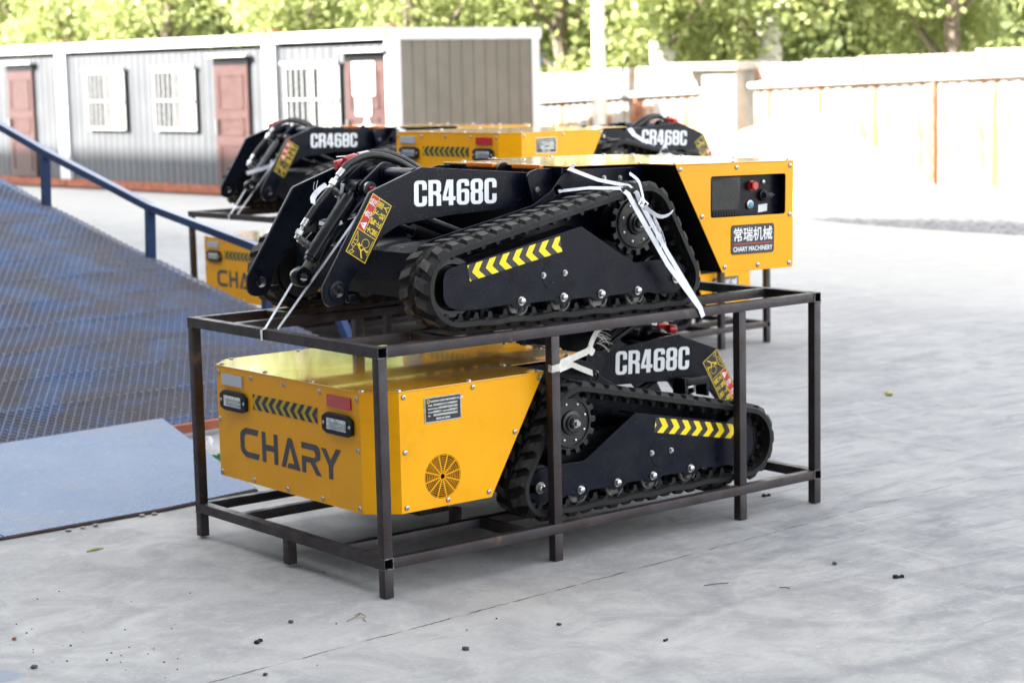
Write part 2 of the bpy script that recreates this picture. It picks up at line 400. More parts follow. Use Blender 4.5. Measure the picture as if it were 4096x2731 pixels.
# heavy condensed glyphs (unit height)
def glyph(ch):
    w_, s, t, Ro, Ri = .52, .185, .135, .17, .045
    if ch == 'C': return w_, [ro([(0,0,Ro),(w_,0,Ro),(w_,.39),(w_-s,.39),(w_-s,t,Ri),(s,t,Ri),(s,1-t,Ri),(w_-s,1-t,Ri),(w_-s,.63),(w_,.63),(w_,1,Ro),(0,1,Ro)])]
    if ch == 'R': return w_, [ro([(0,0),(s,0),(s,.43),(.27,.43,.05),(w_-s,.36,.04),(w_-s,0),(w_,0),(w_,.42,.12),(w_-.07,.50,.02),(w_,.57,.10),(w_,1,.17),(0,1)]), ro([(s,.57),(w_-s,.57,Ri),(w_-s,1-t,Ri),(s,1-t)])]
    if ch == '4': return w_, [[(.25,0),(.44,0),(.44,.19),(.53,.19),(.53,.34),(.44,.34),(.44,1),(.17,1),(0,.34),(0,.19),(.25,.19)], [(.25,.34),(.14,.34),(.25,.74)]]
    if ch == '6': return w_, [ro([(0,0,Ro),(w_,0,Ro),(w_,.62,.12),(s+.05,.62,.03),(s,.56),(s,1-t,Ri),(w_-s,1-t,Ri),(w_-s,.73),(w_,.73),(w_,1,Ro),(0,1,Ro)]), ro([(s,t,Ri),(w_-s,t,Ri),(w_-s,.49,Ri),(s,.49,Ri)])]
    if ch == '8': return w_, [ro([(0,0,Ro),(w_,0,Ro),(w_,.47,.12),(w_-.05,.52),(w_,.57,.12),(w_,1,Ro),(0,1,Ro),(0,.57,.12),(.05,.52),(0,.47,.12)]), ro([(s,t,Ri),(w_-s,t,Ri),(w_-s,.44,Ri),(s,.44,Ri)]), ro([(s,.585,Ri),(w_-s,.585,Ri),(w_-s,1-t,Ri),(s,1-t,Ri)])]
def model_no(mt, width, height, mat='white_decal', name='model_number'):
    sp = []; x = 0
    for ch in 'CR468C':
        gw, ps = glyph(ch); sp += [[(p[0]+x, p[1]) for p in q] for q in ps]; x += gw+.065
    tot = x-.065
    return curve_mesh(name, [[(p[0]*width/tot, p[1]*height) for p in q] for q in sp], mat, mt)
def brand_word(mt, width, height, mat):
    s = .20; sp = []
    Cc = ro([(.95,0),(.30,0,.30),(0,.18,.22),(0,.82,.22),(.30,1,.30),(1.0,1),(.93,1-s),(.34,1-s,.16),(.22,.70,.1),(.22,.30,.1),(.34,s,.16),(1.02,s)], 6)
    H = [(0,0),(s,0),(s,.40),(.62,.40),(.62,0),(.82,0),(.82,1),(.62,1),(.62,.60),(s,.60),(s,1),(0,1)]
    A = [ro([(0,0),(.37,1,.08),(.57,1,.08),(.97,0),(.30,0),(.37,.17),(.66,.17),(.47,.72),(.22,0)], 5)]
    Rr = [ro([(0,0),(s,0),(s,.36),(.42,.36),(.70,0),(.97,0),(.64,.40,.05),(.92,.52,.12),(.92,.98,.24),(.0,.98),(0,.98-s),(.62,.98-s,.1),(.70,.62,.1),(.62,.54,.06),(0,.54)], 5)]
    Y = [[(.33,0),(.53,0),(.53,.42),(.94,1),(.70,1),(.43,.60),(.22,.94),(-.02,.94),(.33,.42)]]
    x = 0
    for g, adv in (([Cc], 1.16), ([H], .98), (A, 1.05), (Rr, .98), (Y, .94)):
        sp += [[(p[0]+x, p[1]) for p in q] for q in g]; x += adv
    return curve_mesh('lettering', [[(p[0]*width/x, p[1]*height) for p in q] for q in sp], mat, mt)
def chevrons(mt, L_, h_, n, mat, name, tip, frac=.48, d=None):
    """n chevrons in a strip L_ x h_; tip=+1 points to +x, ends clipped by the strip"""
    d = d or h_*.5; pitch = L_/n; wd = pitch*frac; sp = []
    def xs(y): return d*(1-abs(y-h_/2)/(h_/2))*tip
    for i in range(-1, n+1):
        x0 = i*pitch+(0 if tip > 0 else d)+pitch*.25
        ys = [h_*j/8 for j in range(9)]
        left = [(min(max(x0+xs(y), 0), L_), y) for y in ys]; right = [(min(max(x0+wd+xs(y), 0), L_), y) for y in ys]
        po = left+right[::-1]
        if max(p[0] for p in po)-min(p[0] for p in po) < wd*.25: continue
        cl = []
        for p in po:
            if not cl or (abs(p[0]-cl[-1][0])+abs(p[1]-cl[-1][1])) > 1e-6: cl.append(p)
        sp.append(cl)
    b = MB()
    for po in sp:                      # build as quads, exact even when clipped
        pass
    vs = []; fs = []
    for i in range(-1, n+1):
        x0 = i*pitch+(0 if tip > 0 else d)+pitch*.25
        ys = [h_*j/8 for j in range(9)]; o = len(vs)
        for y in ys:
            a = min(max(x0+xs(y), 0), L_); c_ = min(max(x0+wd+xs(y), 0), L_); vs += [(a, y, 0), (c_, y, 0)]
        for j in range(8):
            if vs[o+2*j+1][0]-vs[o+2*j][0] > 1e-5 or vs[o+2*j+3][0]-vs[o+2*j+2][0] > 1e-5: fs.append((o+2*j, o+2*j+1, o+2*j+3, o+2*j+2))
    me = bpy.data.meshes.new(name); me.from_pydata(vs, [], fs); me.transform(mt); return finish(me, mat, False)

RX = Matrix.Rotation(R(90), 4, 'Y')      # z axis -> x axis
def axis_y(u, v, w_, s=1):               # lathe axis pointing outward along side s
    return Matrix.Translation((u, v, w_)) @ Matrix.Rotation(R(-90)*s, 4, 'X')
def hexbolt(mt, r=.011, h=.009, washer=True):
    b = MB()
    if washer: b.lathe([(r*1.35, 0), (r*1.35, .002)], 16, mt)
    b.lathe([(r, .002 if washer else 0), (r, h), (r*.8, h+.0015)], 6, mt)
    return b
dome_me = MB().lathe([(.0105, 0), (.0105, .0015), (.0085, .0045), (.0045, .0055), (.0035, .0025)], 14).mesh('bolt', 'zinc')

# ================================================================== THE LOADER
def strip(s, v, u0, w0, u1, w1, hgt, n, parent):
    """black tape with yellow chevrons along a line on side s; (u0,w0) is its top rear corner, (u1,w1) its top front one"""
    p0 = Vector((u0, s*v, w0)); p1 = Vector((u1, s*v, w1)); L_ = (p1-p0).length
    xd = (p1-p0) if s < 0 else (p0-p1); o = p0 if s < 0 else p1
    xd = xd.normalized(); yd = Vector((-s*0, 0, 1)); nrm = Vector((0, s, 0)); yd = nrm.cross(xd)
    a = frame2(o-yd*hgt+nrm*.0012, xd, yd)
    base = obj('chevron_tape', curve_mesh('chevron_tape', [rect(0, 0, L_, hgt)], 'black_decal', a), parent)
    obj('chevron_stripes', chevrons(Matrix.Translation(nrm*.0012) @ a, L_, hgt, n, 'tape_yellow', 'chevron_stripes', 1 if s < 0 else -1, .50, hgt*.42), parent)
    return base

def make_loader():
    root = empty('tracked_loader')
    HW, HR, CH, ZB, ZT, UT, UB = .621, .519, .106, .14, .598, .806, .533
    # ---- hood (rear sheet-metal box)
    def outline(s): return su(s, [(CH, ZB), (UB, ZB), (UT, ZT), (CH, ZT)])
    h = MB()
    for s in (1, -1):   # chamfers
        h.add([(0, s*HR, ZB), (CH, s*HW, ZB), (CH, s*HW, ZT), (0, s*HR, ZT)], [(0, 1, 2, 3)])
        h.add([(.01, s*(HR-.002), ZB), (CH, s*(HW-.003), ZB), (CH, s*(HW-.003), ZT-.004), (.01, s*(HR-.002), ZT-.004)], [(0, 1, 2, 3)])
    h.add([(0, -HR, ZB), (0, HR, ZB), (0, HR, ZT), (0, -HR, ZT)], [(0, 1, 2, 3)])
    hood = obj('hood', h.mesh('hood', 'yellow', False), root)
    fanc = (.300, .256, .0865)
    rp_ = obj('side_panel', curve_mesh('side_panel', [outline(-1), circ(fanc[0], fanc[1], fanc[2], 40)], 'yellow', side(-1, HW), .004, .001), root)
    hole = ro(su(1, [(.153, .373, .012), (.604, .373, .012), (.604, .546, .012), (.153, .546, .012)]))
    lp_ = obj('side_panel', curve_mesh('side_panel', [outline(1), hole], 'yellow', side(1, HW), .004, .001), root)
    # lid with its narrower front
    lid = ro([(-.003, -HR-.002), (CH, -HW-.003), (UT+.004, -HW-.003, .01), (UT+.004, -.405, .01), (1.235, -.405, .02), (1.235, .405, .02), (UT+.004, .405, .01), (UT+.004, HW+.003, .01), (CH, HW+.003), (-.003, HR+.002)], 3)
    ld = obj('lid', curve_mesh('lid', [lid], 'lid', Matrix.Translation((0, 0, ZT+.0045)), .004, .0012), root)
    for u, v in ((.12, .60), (.45, .60), (.79, .60), (.79, .385), (1.14, .37), (.12, -.60), (.45, -.60), (.79, -.60), (.79, -.385), (1.14, -.37),
                 (.018, .505), (.018, .17), (.018, -.17), (.018, -.505), (1.20, .12), (1.20, -.12)):
        obj('bolt', dome_me, ld, (u, v, ZT+.0045))
    for s in (1, -1):
        pnl = lp_ if s > 0 else rp_
        for u, w_ in ((.127, .579), (.453, .580), (.780, .580), (.128, .370), (.129, .160), (.322, .162), (.520, .163), (.654, .381)):
            b = obj('bolt', dome_me, pnl, (u, s*HW, w_), (-s*R(90), 0, 0))
    for v in (.504, .252, .003, -.249, -.500):
        for w_ in (.574, .157): obj('bolt', dome_me, hood, (0, v, w_), (0, -R(90), 0))
    for v in (.504, -.500): obj('bolt', dome_me, hood, (0, v, .378), (0, -R(90), 0))
    # slanted dark closing plates in front of the hood and its floor
    k_ = MB()
    for s in (1, -1):
        k_.add([(UT-.006, s*(HW-.006), ZT-.004), (UB-.006, s*(HW-.006), ZB), (UB-.006, s*.40, ZB), (UT-.006, s*.40, ZT-.004)], [(0, 1, 2, 3)])
    k_.add([(.01, -HR, ZB+.002), (.01, HR, ZB+.002), (CH, HW-.006, ZB+.002), (UB, HW-.006, ZB+.002), (UB, -HW+.006, ZB+.002), (CH, -HW+.006, ZB+.002)], [(0, 1, 2, 3, 4, 5)])
    obj('hood_liner', k_.mesh('hood_liner', 'black_paint', False), root)
    # rear plate furniture: local x = -y seen from behind
    def rear(y0, z0, e=.0): return frame2((-.0012-e, y0, z0), (0, -1, 0), (0, 0, 1))
    for (v0, mt_, lb) in ((.474, 'refl_white', 'white rear reflector'), (-.305, 'refl_red', 'red rear reflector')):
        o = obj('reflector', curve_mesh('reflector', [ro([(0, 0, .003), (.160, 0, .003), (.160, .047, .003), (0, .047, .003)])], mt_, rear(v0, .526, .005), .006, .001), hood); o['label'] = lb
    for v0 in (.480, -.278):
        lamp = obj('work_lamp', curve_mesh('work_lamp', [ro([(.0, .008, .008), (.03, -.005, .05), (.172, -.005, .05), (.204, .008, .008), (.204, .062, .008), (.172, .078, .05), (.03, .078, .05), (0, .062, .008)], 4)], 'black_paint', rear(v0, .428, .014), .014, .004), root)
        obj('lens', curve_mesh('lens', [ro([(.038, .014, .003), (.168, .014, .003), (.168, .058, .003), (.038, .058, .003)])], 'lamp_glass', rear(v0, .428, .017), .003, .001), lamp)
        lv = MB()
        for i in range(2): lv.box((-.0210, v0-.165, .428+.019+i*.016), (-.0185, v0-.06, .428+.029+i*.016))
        obj('led_row', lv.mesh('led_row', 'zinc'), lamp)
        for q in (.015, .19): obj('bolt', dome_me, lamp, (-.0155, v0-q, .464), (0, -R(90), 0)).scale = (.7, .7, .7)
    obj('chevron_tape', curve_mesh('chevron_tape', [rect(0, 0, .470, .062)], 'tape_yellow_dull', rear(.238, .448)), hood)
    obj('chevron_stripes', chevrons(rear(.238, .448, .0012), .470, .062, 9, 'black_decal', 'chevron_stripes', -1, .52, .03), hood)
    obj('lettering', brand_word(rear(.350, .243), .735, .122, 'charcoal_decal'), hood)
    # right side: data plate and fan grille
    dp = obj('data_plate', curve_mesh('data_plate', [ro(su(-1, [(.222, .468, .004), (.395, .468, .004), (.395, .565, .004), (.222, .565, .004)]))], 'brushed_plate', side(-1, HW+.002), .002), root)
    a = side(-1, HW+.0026)
    obj('plate_face', curve_mesh('plate_face', [rect(.227, .4725, .390, .5605)], 'black_decal', a), dp)
    a = side(-1, HW+.0032)
    fl = [curve_mesh('q', [rect(.262, .5305, .376, .5385)], 'zinc', a), curve_mesh('q', [rect(.290, .5175, .376, .5255)], 'zinc', a), curve_mesh('q', [rect(.262, .5045, .300, .5125)], 'zinc', a),
          curve_mesh('q', [rect(.336, .5045, .376, .5125)], 'zinc', a), curve_mesh('q', [rect(.262, .4915, .376, .4995)], 'zinc', a)]
    obj('plate_fields', join_meshes('plate_fields', fl, 'brushed_plate'), dp)
    tx = []
    for t, x_, y_, sz in (('QINGDAO CHARY MACHINERY CO.,LTD', .250, .5455, .0105), ('MODEL', .238, .531, .0075), ('MANUFACTURE DATE', .238, .518, .0070), ('PAYLOAD', .238, .505, .0070), ('TARE WEIGHT', .304, .505, .0070), ('VIN', .238, .492, .0075), ('MADE IN CHINA', .275, .4775, .0110)):
        tx.append(text_mesh('q', t, sz, 'white_decal', side(-1, HW+.0032) @ Matrix.Translation((x_, y_, 0)), .80, .0002))
    obj('plate_text', join_meshes('plate_text', tx, 'white_decal'), dp)
    obj('plate_values', join_meshes('plate_values', [text_mesh('q', 'CR468C', .009, 'black_decal', side(-1, HW+.0038) @ Matrix.Translation((.305, .5312, 0)), .9),
        text_mesh('q', 'KG', .007, 'black_decal', side(-1, HW+.0038) @ Matrix.Translation((.290, .5055, 0)), .9), text_mesh('q', 'KG', .007, 'black_decal', side(-1, HW+.0038) @ Matrix.Translation((.366, .5055, 0)), .9)], 'black_decal'), dp)
    obj('plate_emblem', curve_mesh('plate_emblem', [circ(.240, .549, .0075, 16), circ(.240, .549, .0052, 14)], 'tape_yellow', side(-1, HW+.0032)), dp)
    # fan grille: sheet with concentric slots
    g = [circ(*fanc[:2], fanc[2]+.001, 40), circ(*fanc[:2], fanc[2]-.002, 40)]
    rings = []
    for i in range(9):
        r_ = .013+i*.0083; rings += [circ(*fanc[:2], r_+.0021, 40), circ(*fanc[:2], r_, 40)]
    gm = [curve_mesh('q', [a_, b_], 'yellow', side(-1, HW-.0005), .003) for a_, b_ in zip(rings[::2], rings[1::2])]
    gm += [curve_mesh('q', g, 'yellow', side(-1, HW-.0005), .003)]
    for i in range(12):
        t = math.pi*2*i/12+.2; c_, s_ = math.cos(t), math.sin(t); q = .0022
        gm.append(curve_mesh('q', [[(fanc[0]+c_*.01-s_*q, fanc[1]+s_*.01+c_*q), (fanc[0]+c_*.01+s_*q, fanc[1]+s_*.01-c_*q), (fanc[0]+c_*.086+s_*q, fanc[1]+s_*.086-c_*q), (fanc[0]+c_*.086-s_*q, fanc[1]+s_*.086+c_*q)]], 'yellow', side(-1, HW-.0001), .003))
    obj('fan_grille', join_meshes('fan_grille', gm, 'yellow'), root)
    b = MB(); b.lathe([(.1, 0), (.1, .05), (.02, .05)], 28, axis_y(fanc[0], -HW+.075, fanc[1], -1))
    fan = obj('fan', b.mesh('fan', 'dark_gap'), root)
    b = MB()
    for i in range(30):
        t = i*.42; b.box((.022, -.0015, 0), (.078, .0015, .012), Matrix.Translation((fanc[0], -HW+.022, fanc[1])) @ Matrix.Rotation(R(90), 4, 'X') @ Matrix.Rotation(t, 4, 'Z') @ Matrix.Rotation(.6, 4, 'X'))
    obj('fan_blades', b.mesh('fan_blades', 'cast_iron', False), fan)
    # left side: recessed control panel and brand plate
    cp = MB(); x0, x1, z0, z1, D_ = .140, .617, .360, .559, .045
    cp.add([(x0, HW-D_, z0), (x1, HW-D_, z0), (x1, HW-D_, z1), (x0, HW-D_, z1), (x0, HW-.0045, z0), (x1, HW-.0045, z0), (x1, HW-.0045, z1), (x0, HW-.0045, z1)], [(0, 1, 2, 3), (0, 1, 5, 4), (1, 2, 6, 5), (2, 3, 7, 6), (3, 0, 4, 7)])
    cpo = obj('control_panel', cp.mesh('control_panel', 'navy', False), root)
    yy = HW-D_
    b = MB(); b.box((.40, yy, .371), (.585, yy+.016, .545)); scr = obj('display_housing', b.mesh('display_housing', 'black_paint', True, .003), cpo)
    b = MB(); b.box((.418, yy+.0155, .402), (.570, yy+.0178, .525)); obj('display_screen', b.mesh('display_screen', 'screen_glass', False), cpo)
    b = MB()
    for i in range(9): b.box((.425+i*.016, yy+.015, .378), (.435+i*.016, yy+.020, .392))
    obj('keypad', b.mesh('keypad', 'black_paint', False), cpo)
    obj('stop_button', MB().lathe([(.022, 0), (.022, .008), (.012, .009), (.012, .016), (.019, .018), (.020, .026), (.015, .030)], 24, axis_y(.320, yy, .498)).mesh('stop_button', 'red_plastic'), cpo)
    obj('indicator_button', MB().lathe([(.011, 0), (.011, .005), (.007, .008)], 16, axis_y(.246, yy, .512)).mesh('indicator_button', 'zinc'), cpo)
    st_ = obj('start_button', MB().lathe([(.020, 0), (.020, .008), (.017, .010)], 24, axis_y(.330, yy, .417)).mesh('start_button', 'zinc'), cpo)
    obj('start_button_cap', MB().lathe([(.014, .010), (.014, .012), (.010, .013)], 20, axis_y(.330, yy, .417)).mesh('start_button_cap', 'blue_button'), cpo)
    b = MB(); b.lathe([(.026, 0), (.026, .012), (.018, .014), (.018, .022)], 24, axis_y(.250, yy, .455)); b.box((.222, yy+.02, .444), (.262, yy+.034, .466)); b.box((.205, yy+.024, .450), (.225, yy+.030, .460))
    obj('rotary_switch', b.mesh('rotary_switch', 'black_paint', True, .002), cpo)
    obj('inspection_label', curve_mesh('inspection_label', [[(-.277, .381), (-.222, .386), (-.220, .418), (-.275, .414)]], 'paper', side(1, yy+.001)), cpo)
    bp = obj('brand_plate', curve_mesh('brand_plate', [ro(su(1, [(.224, .212, .014), (.484, .212, .014), (.484, .337, .014), (.224, .337, .014)]))], 'black_decal', side(1, HW+.003), .003, .001), root)
    a = side(1, HW+.0036)
    obj('plate_text', join_meshes('plate_text', [text_mesh('q', '常瑞机械', .0625, 'white_decal', a @ Matrix.Translation((-.4735, .272, 0)), .95, .0007),
        text_mesh('q', 'CHARY MACHINERY', .0285, 'white_decal', a @ Matrix.Translation((-.4725, .2245, 0)), .90, .0005)], 'white_decal'), bp)
    obj('underline', curve_mesh('underline', [rect(-.469, .2535, -.239, .2575)], 'red_decal', a), bp)

    # ---- chassis
    cpl = [(.56, .13), (.80, .588), (1.170, .588), (1.224, .572), (1.290, .505, .02), (1.385, .452, .03), (1.563, .410), (1.905, .338, .03), (1.965, .29, .03), (1.965, .10), (.60, .10)]
    ch = MB(); ch.box((.10, -.36, ZB+.004), (1.22, .36, .56)); ch.box((1.2, -.398, .11), (1.96, .398, .285))
    chm = ch.mesh('chassis_core', 'black_paint', False)
    chassis = obj('chassis', chm, root)
    for s in (1, -1):
        po = ro(su(s, cpl)); hl = circ(-s*1.256, .507, .021, 20)
        sp_ = obj('chassis_side', curve_mesh('chassis_side', [po, hl], 'navy', side(s, .408), .010, .002), root)
        for u, w_ in ((1.009, .547), (.921, .545), (.905, .515), (.70, .515), (.74, .548)):
            obj('bolt', hexbolt(axis_y(0, 0, 0, s), .0085, .007).mesh('bolt', 'zinc'), sp_, (u, s*.408, w_))
    deck = MB(); deck.box((1.30, -.398, .285), (2.0, .398, .291)); deck.box((1.990, -.398, .17), (2.0, .398, .285)); deck.box((1.96, -.398, .17), (1.99, .398, .178))
    obj('deck', deck.mesh('deck', 'navy', True), root)
    br_ = MB()
    for v in (-.31, -.02, .26): br_.lathe([(.012, 0), (.012, .012)], 6, Matrix.Translation((1.93, v, .291)))
    obj('deck_bolts', br_.mesh('deck_bolts', 'zinc'), root)
    # rubber stops under the arms
    for s in (-1,):
        b = MB(); b.box((1.83, s*.30-.03, .29), (1.85, s*.30+.05*s+.0, .425)) if s > 0 else b.box((1.83, -.35, .29), (1.85, -.27, .425))
        b.box((1.84, s*.32-.035, .39), (1.97, s*.32+.035, .425)); b.box((1.955, s*.32-.035, .335), (1.972, s*.32+.035, .425))
        obj('arm_stop_bracket', b.mesh('arm_stop_bracket', 'black_paint', True, .003), root)
    # towing stub under the hood
    b = MB(); b.box((.42, -.30, .03), (.56, -.20, .142)); b.box((.42, .20, .03), (.56, .30, .142)); obj('skid_stub', b.mesh('skid_stub', 'black_paint'), root)
    # warning lights under the front lip of the lid
    for v in (-.105, .205):
        b = MB(); b.box((1.236, v-.09, .588), (1.262, v+.09, .606)); wl = obj('warning_light', b.mesh('warning_light', 'amber_lens', True, .003), root)
        b = MB(); b.box((1.222, v-.075, .555), (1.250, v-.045, .588)); b.box((1.222, v+.04, .555), (1.250, v+.07, .588)); b.box((1.225, v-.085, .579), (1.258, v+.085, .588)); obj('bracket', b.mesh('bracket', 'black_paint'), wl)
    b = MB(); b.box((1.222, -.398, .44), (1.230, .398, .596)); b.lathe([(.036, 0), (.036, .012)], 20, Matrix.Translation((1.25, .05, .575)) @ Matrix.Rotation(R(90), 4, 'X')); obj('front_cover', b.mesh('front_cover', 'navy'), root)

    # ---- tracks
    Cs = [(.800, .136, .119), (.980, .369, .157), (1.930, .168, .152)]   # rear, sprocket, front: u, w, belt outer radius
    def belt_path(step=.0184):
        # tangent polygon around circles going rear -> sprocket -> front -> rear (clockwise when u right, w up)
        pts = []; n = 3
        tang = []
        for i in range(3):
            (x1, y1, r1), (x2, y2, r2) = Cs[i], Cs[(i+1) % 3]
            dx, dy = x2-x1, y2-y1; d = math.hypot(dx, dy); a = math.atan2(dy, dx); b_ = math.acos((r1-r2)/d)
            t = a+b_; tang.append(t)
        for i in range(3):
            x1, y1, r1 = Cs[i]; t_in = tang[i-1]; t_out = tang[i]
            while t_out > t_in: t_out -= 2*math.pi
            m_ = max(3, int((t_in-t_out)*r1/.012))
            for j in range(m_+1):
                t = t_in+(t_out-t_in)*j/m_; pts.append((x1+r1*math.cos(t), y1+r1*math.sin(t)))
        # resample
        cum = [0]
        P2 = pts+[pts[0]]
        for i in range(len(pts)): cum.append(cum[-1]+math.dist(P2[i], P2[i+1]))
        tot = cum[-1]; N = int(round(tot/.0735))*4; out = []; j = 0
        for i in range(N):
            s_ = tot*i/N
            while cum[j+1] < s_: j += 1
            f = (s_-cum[j])/max(1e-9, cum[j+1]-cum[j]); out.append((P2[j][0]+(P2[j+1][0]-P2[j][0])*f, P2[j][1]+(P2[j+1][1]-P2[j][1])*f))
        return out
    bp_ = belt_path(); N = len(bp_)
    # the lower run sags a little between the rollers
    bp_ = [(x_, y_+(.003*math.sin(x_*31) if y_ < .04 and .85 < x_ < 1.85 else 0)) for x_, y_ in bp_]
    V0, V1 = .452, .640
    for s in (1, -1):
        fr = []
        for i, p in enumerate(bp_):
            a = bp_[i-1]; c_ = bp_[(i+1) % N]; t = Vector((c_[0]-a[0], c_[1]-a[1])).normalized(); nn = Vector((-t.y, t.x))
            fr.append(((p[0], 0, p[1]), (0, s, 0), (nn.x, 0, nn.y), (t.x, 0, t.y)))
        b = MB(); b.sweep([f[:3] for f in fr], [(V0, -.004), (V0+.008, 0), (V1-.008, 0), (V1, -.005), (V1, -.024), (V0, -.024)])
        tops = []
        def blk(i, off, v0, v1, h0, h1, l0, l1, skew, taper=.006, n0=0.):
            """tread pad: base length l0, top length l1, skewed along the travel direction across its width"""
            o, a_, nn, t = fr[i % N]; o = Vector(o); a_ = Vector(a_); nn = Vector(nn); t = Vector(t); vs = []
            for (lv, hh, ll, tp) in ((0, h0, l0, 0), (1, h1, l1, taper)):
                for (vv, sk) in ((v0+tp, -skew), (v1-tp, skew)):
                    for e in (-1, 1): vs.append(tuple(o+a_*vv+nn*hh+t*(off+sk*.5+e*ll/2)))
            if h1 > .010: tops.append(len(b.f)+1)
            b.add(vs, [(0, 1, 3, 2), (4, 6, 7, 5), (0, 4, 5, 1), (2, 3, 7, 6), (0, 2, 6, 4), (1, 5, 7, 3)])
        for i in range(0, N, 4):
            blk(i, 0, V1-.090, V1-.001, -.006, .0135, .056, .036, .022, .012)
            blk(i, .012, V1-.104, V1-.066, -.002, .009, .06, .03, .0, .008)
            blk(i+2, 0, V0+.001, V0+.082, -.006, .0135, .056, .034, -.022, .012)
            blk(i+2, .012, V0+.062, V0+.098, -.002, .009, .06, .03, .0, .008)
            # inner guide lugs and the darker scallops in the belt edge
            blk(i, 0, (V0+V1)/2-.040, (V0+V1)/2-.012, -.050, -.019, .014, .032, 0, 0); blk(i, 0, (V0+V1)/2+.012, (V0+V1)/2+.040, -.050, -.019, .014, .032, 0, 0)
            blk(i+2, 0, V0+.03, V1-.03, -.031, -.022, .016, .026, 0, 0)
        tm_ = b.mesh('rubber_track', 'rubber', True); tm_.materials.append(M['rubber_worn'])
        for q_ in tops: tm_.polygons[q_].material_index = 1
        obj('rubber_track', tm_, root)
        # drive sprocket
        cx, cy = .980, .369; teeth = []
        for i in range(15):
            t = 2*math.pi*i/15; 
            for dt, rr in ((-.115, .112), (-.085, .134), (.085, .134), (.115, .112)): teeth.append((-s*(cx+rr*math.cos(t+dt)), cy+rr*math.sin(t+dt)))
        spk = obj('drive_sprocket', curve_mesh('drive_sprocket', [teeth], 'roller_paint', side(s, .572), .020, .002), root)
        b = MB(); b.lathe([(.104, 0), (.104, .006), (.100, .010), (.094, .010), (.092, .004), (.050, .004), (.048, .014), (.034, .016), (.034, .024), (.022, .024), (.022, .030)], 40, axis_y(cx, s*.571, cy, s))
        b.lathe([(.085, -.11), (.085, 0)], 28, axis_y(cx, s*.56, cy, s))
        obj('hub', b.mesh('hub', 'roller_paint'), spk)
        nb = MB()
        for i in range(8): nb.lathe([(.006, 0), (.006, .003), (.003, .005)], 8, axis_y(cx+.078*math.cos(i*math.pi/4+.3), s*.575, cy+.078*math.sin(i*math.pi/4+.3), s))
        nb.lathe([(.021, .024), (.021, .036), (.018, .040)], 6, axis_y(cx, s*.571, cy, s)); nb.lathe([(.012, .036), (.012, .052), (.010, .054)], 12, axis_y(cx, s*.571, cy, s))
        obj('hub_bolts', nb.mesh('hub_bolts', 'zinc'), spk)
        # idlers
        for nm, (u_, w_, r_) in (('front_idler', (1.930, .168, .120)), ('rear_idler', (.800, .136, .088))):
            b = MB()
            prof = [(r_*.72, -.09), (r_*.95, -.09), (r_, -.082), (r_, -.052), (r_*.9, -.048), (r_*.9, -.008), (r_, -.004), (r_, .028), (r_*.95, .034), (r_*.75, .034), (r_*.70, .016), (r_*.35, .014), (r_*.33, .03)]
            b.lathe(prof, 36, axis_y(u_, s*.545, w_, s)); obj(nm, b.mesh(nm, 'roller_paint'), root)
        for u_ in (1.001, 1.199, 1.397, 1.612):
            b = MB(); b.lathe([(.030, -.11), (.050, -.11), (.050, -.06), (.036, -.055), (.036, -.015), (.050, -.01), (.051, .026), (.046, .030), (.040, .030), (.038, .022), (.024, .020)], 28, axis_y(u_, s*.560, .082, s))
            rl = obj('track_roller', b.mesh('track_roller', 'cast_iron'), root)
            if u_ > 1.3 or True:
                tm = text_mesh('roller_mark', 'TOY 148', .011, 'white_decal', Matrix.Identity(4), 1, .0002, 'CENTER')
                for vx in tm.vertices:          # bend the writing round the lower rim
                    rr = .0455-vx.co.y+.0; th_ = vx.co.x/.042
                    vx.co = ((rr-.004)*math.sin(th_)*1.0, -(rr-.004)*math.cos(th_), 0)
                tm.transform(side(s, .5905) @ Matrix.Translation((-s*u_, .082, 0))); obj('roller_mark', finish(tm, 'cast_iron', False), rl)
        # track frame
        tab = []
        for u_ in (1.612, 1.397, 1.199, 1.001): tab += [(u_+.055, .087, .012), (u_+.028, .068, .014), (u_-.022, .068, .016), (u_-.045, .084, .012)]
        pol = [(.719, .172), (.719, .158), (.752, .150), (.775, .152, .01), (.775, .120, .01), (.752, .122), (.719, .112), (.785, .072, .01), (.90, .074), (.935, .083)] + tab[::-1] + \
              [(1.80, .078), (1.90, .078, .088), (1.990, .10, .088), (1.990, .24, .085), (1.902, .252, .03), (1.89, .252), (1.303, .371, .008), (1.075, .240, .08), (1.02, .210, .06), (.90, .214), (.790, .206, .01)]
        tf = obj('track_frame', curve_mesh('track_frame', [ro(su(s, pol))], 'navy', side(s, .605), .009, .0015), root)
        b = MB()      # inward top flange and web behind the plate
        for (a1, a2) in (((1.303, .371), (1.895, .252)),):
            d = Vector((a2[0]-a1[0], 0, a2[1]-a1[1])).normalized(); nn = Vector((-d.z, 0, d.x))*-1
            p0 = Vector((a1[0]+.004, 0, a1[1]-.001)); p1 = Vector((a2[0], 0, a2[1]-.001)); q = Vector((0, s, 0))
            vs = [p0+q*.600, p1+q*.600, p1+q*.50, p0+q*.50]; vs += [v_-Vector((0, 0, .008)) for v_ in vs]
            b.add([tuple(v_) for v_ in vs], [(0, 1, 2, 3), (7, 6, 5, 4), (0, 4, 5, 1), (1, 5, 6, 2), (2, 6, 7, 3), (3, 7, 4, 0)])
        b.box((.95, s*.50-.02, .10), (1.85, s*.50+.02, .235)); b.box((1.30, s*.43-.03, .11), (1.50, s*.43+.08, .21)); b.box((1.10, s*.47-.03, .22), (1.30, s*.47+.03, .30))
        obj('frame_beam', b.mesh('frame_beam', 'black_paint', False), root)
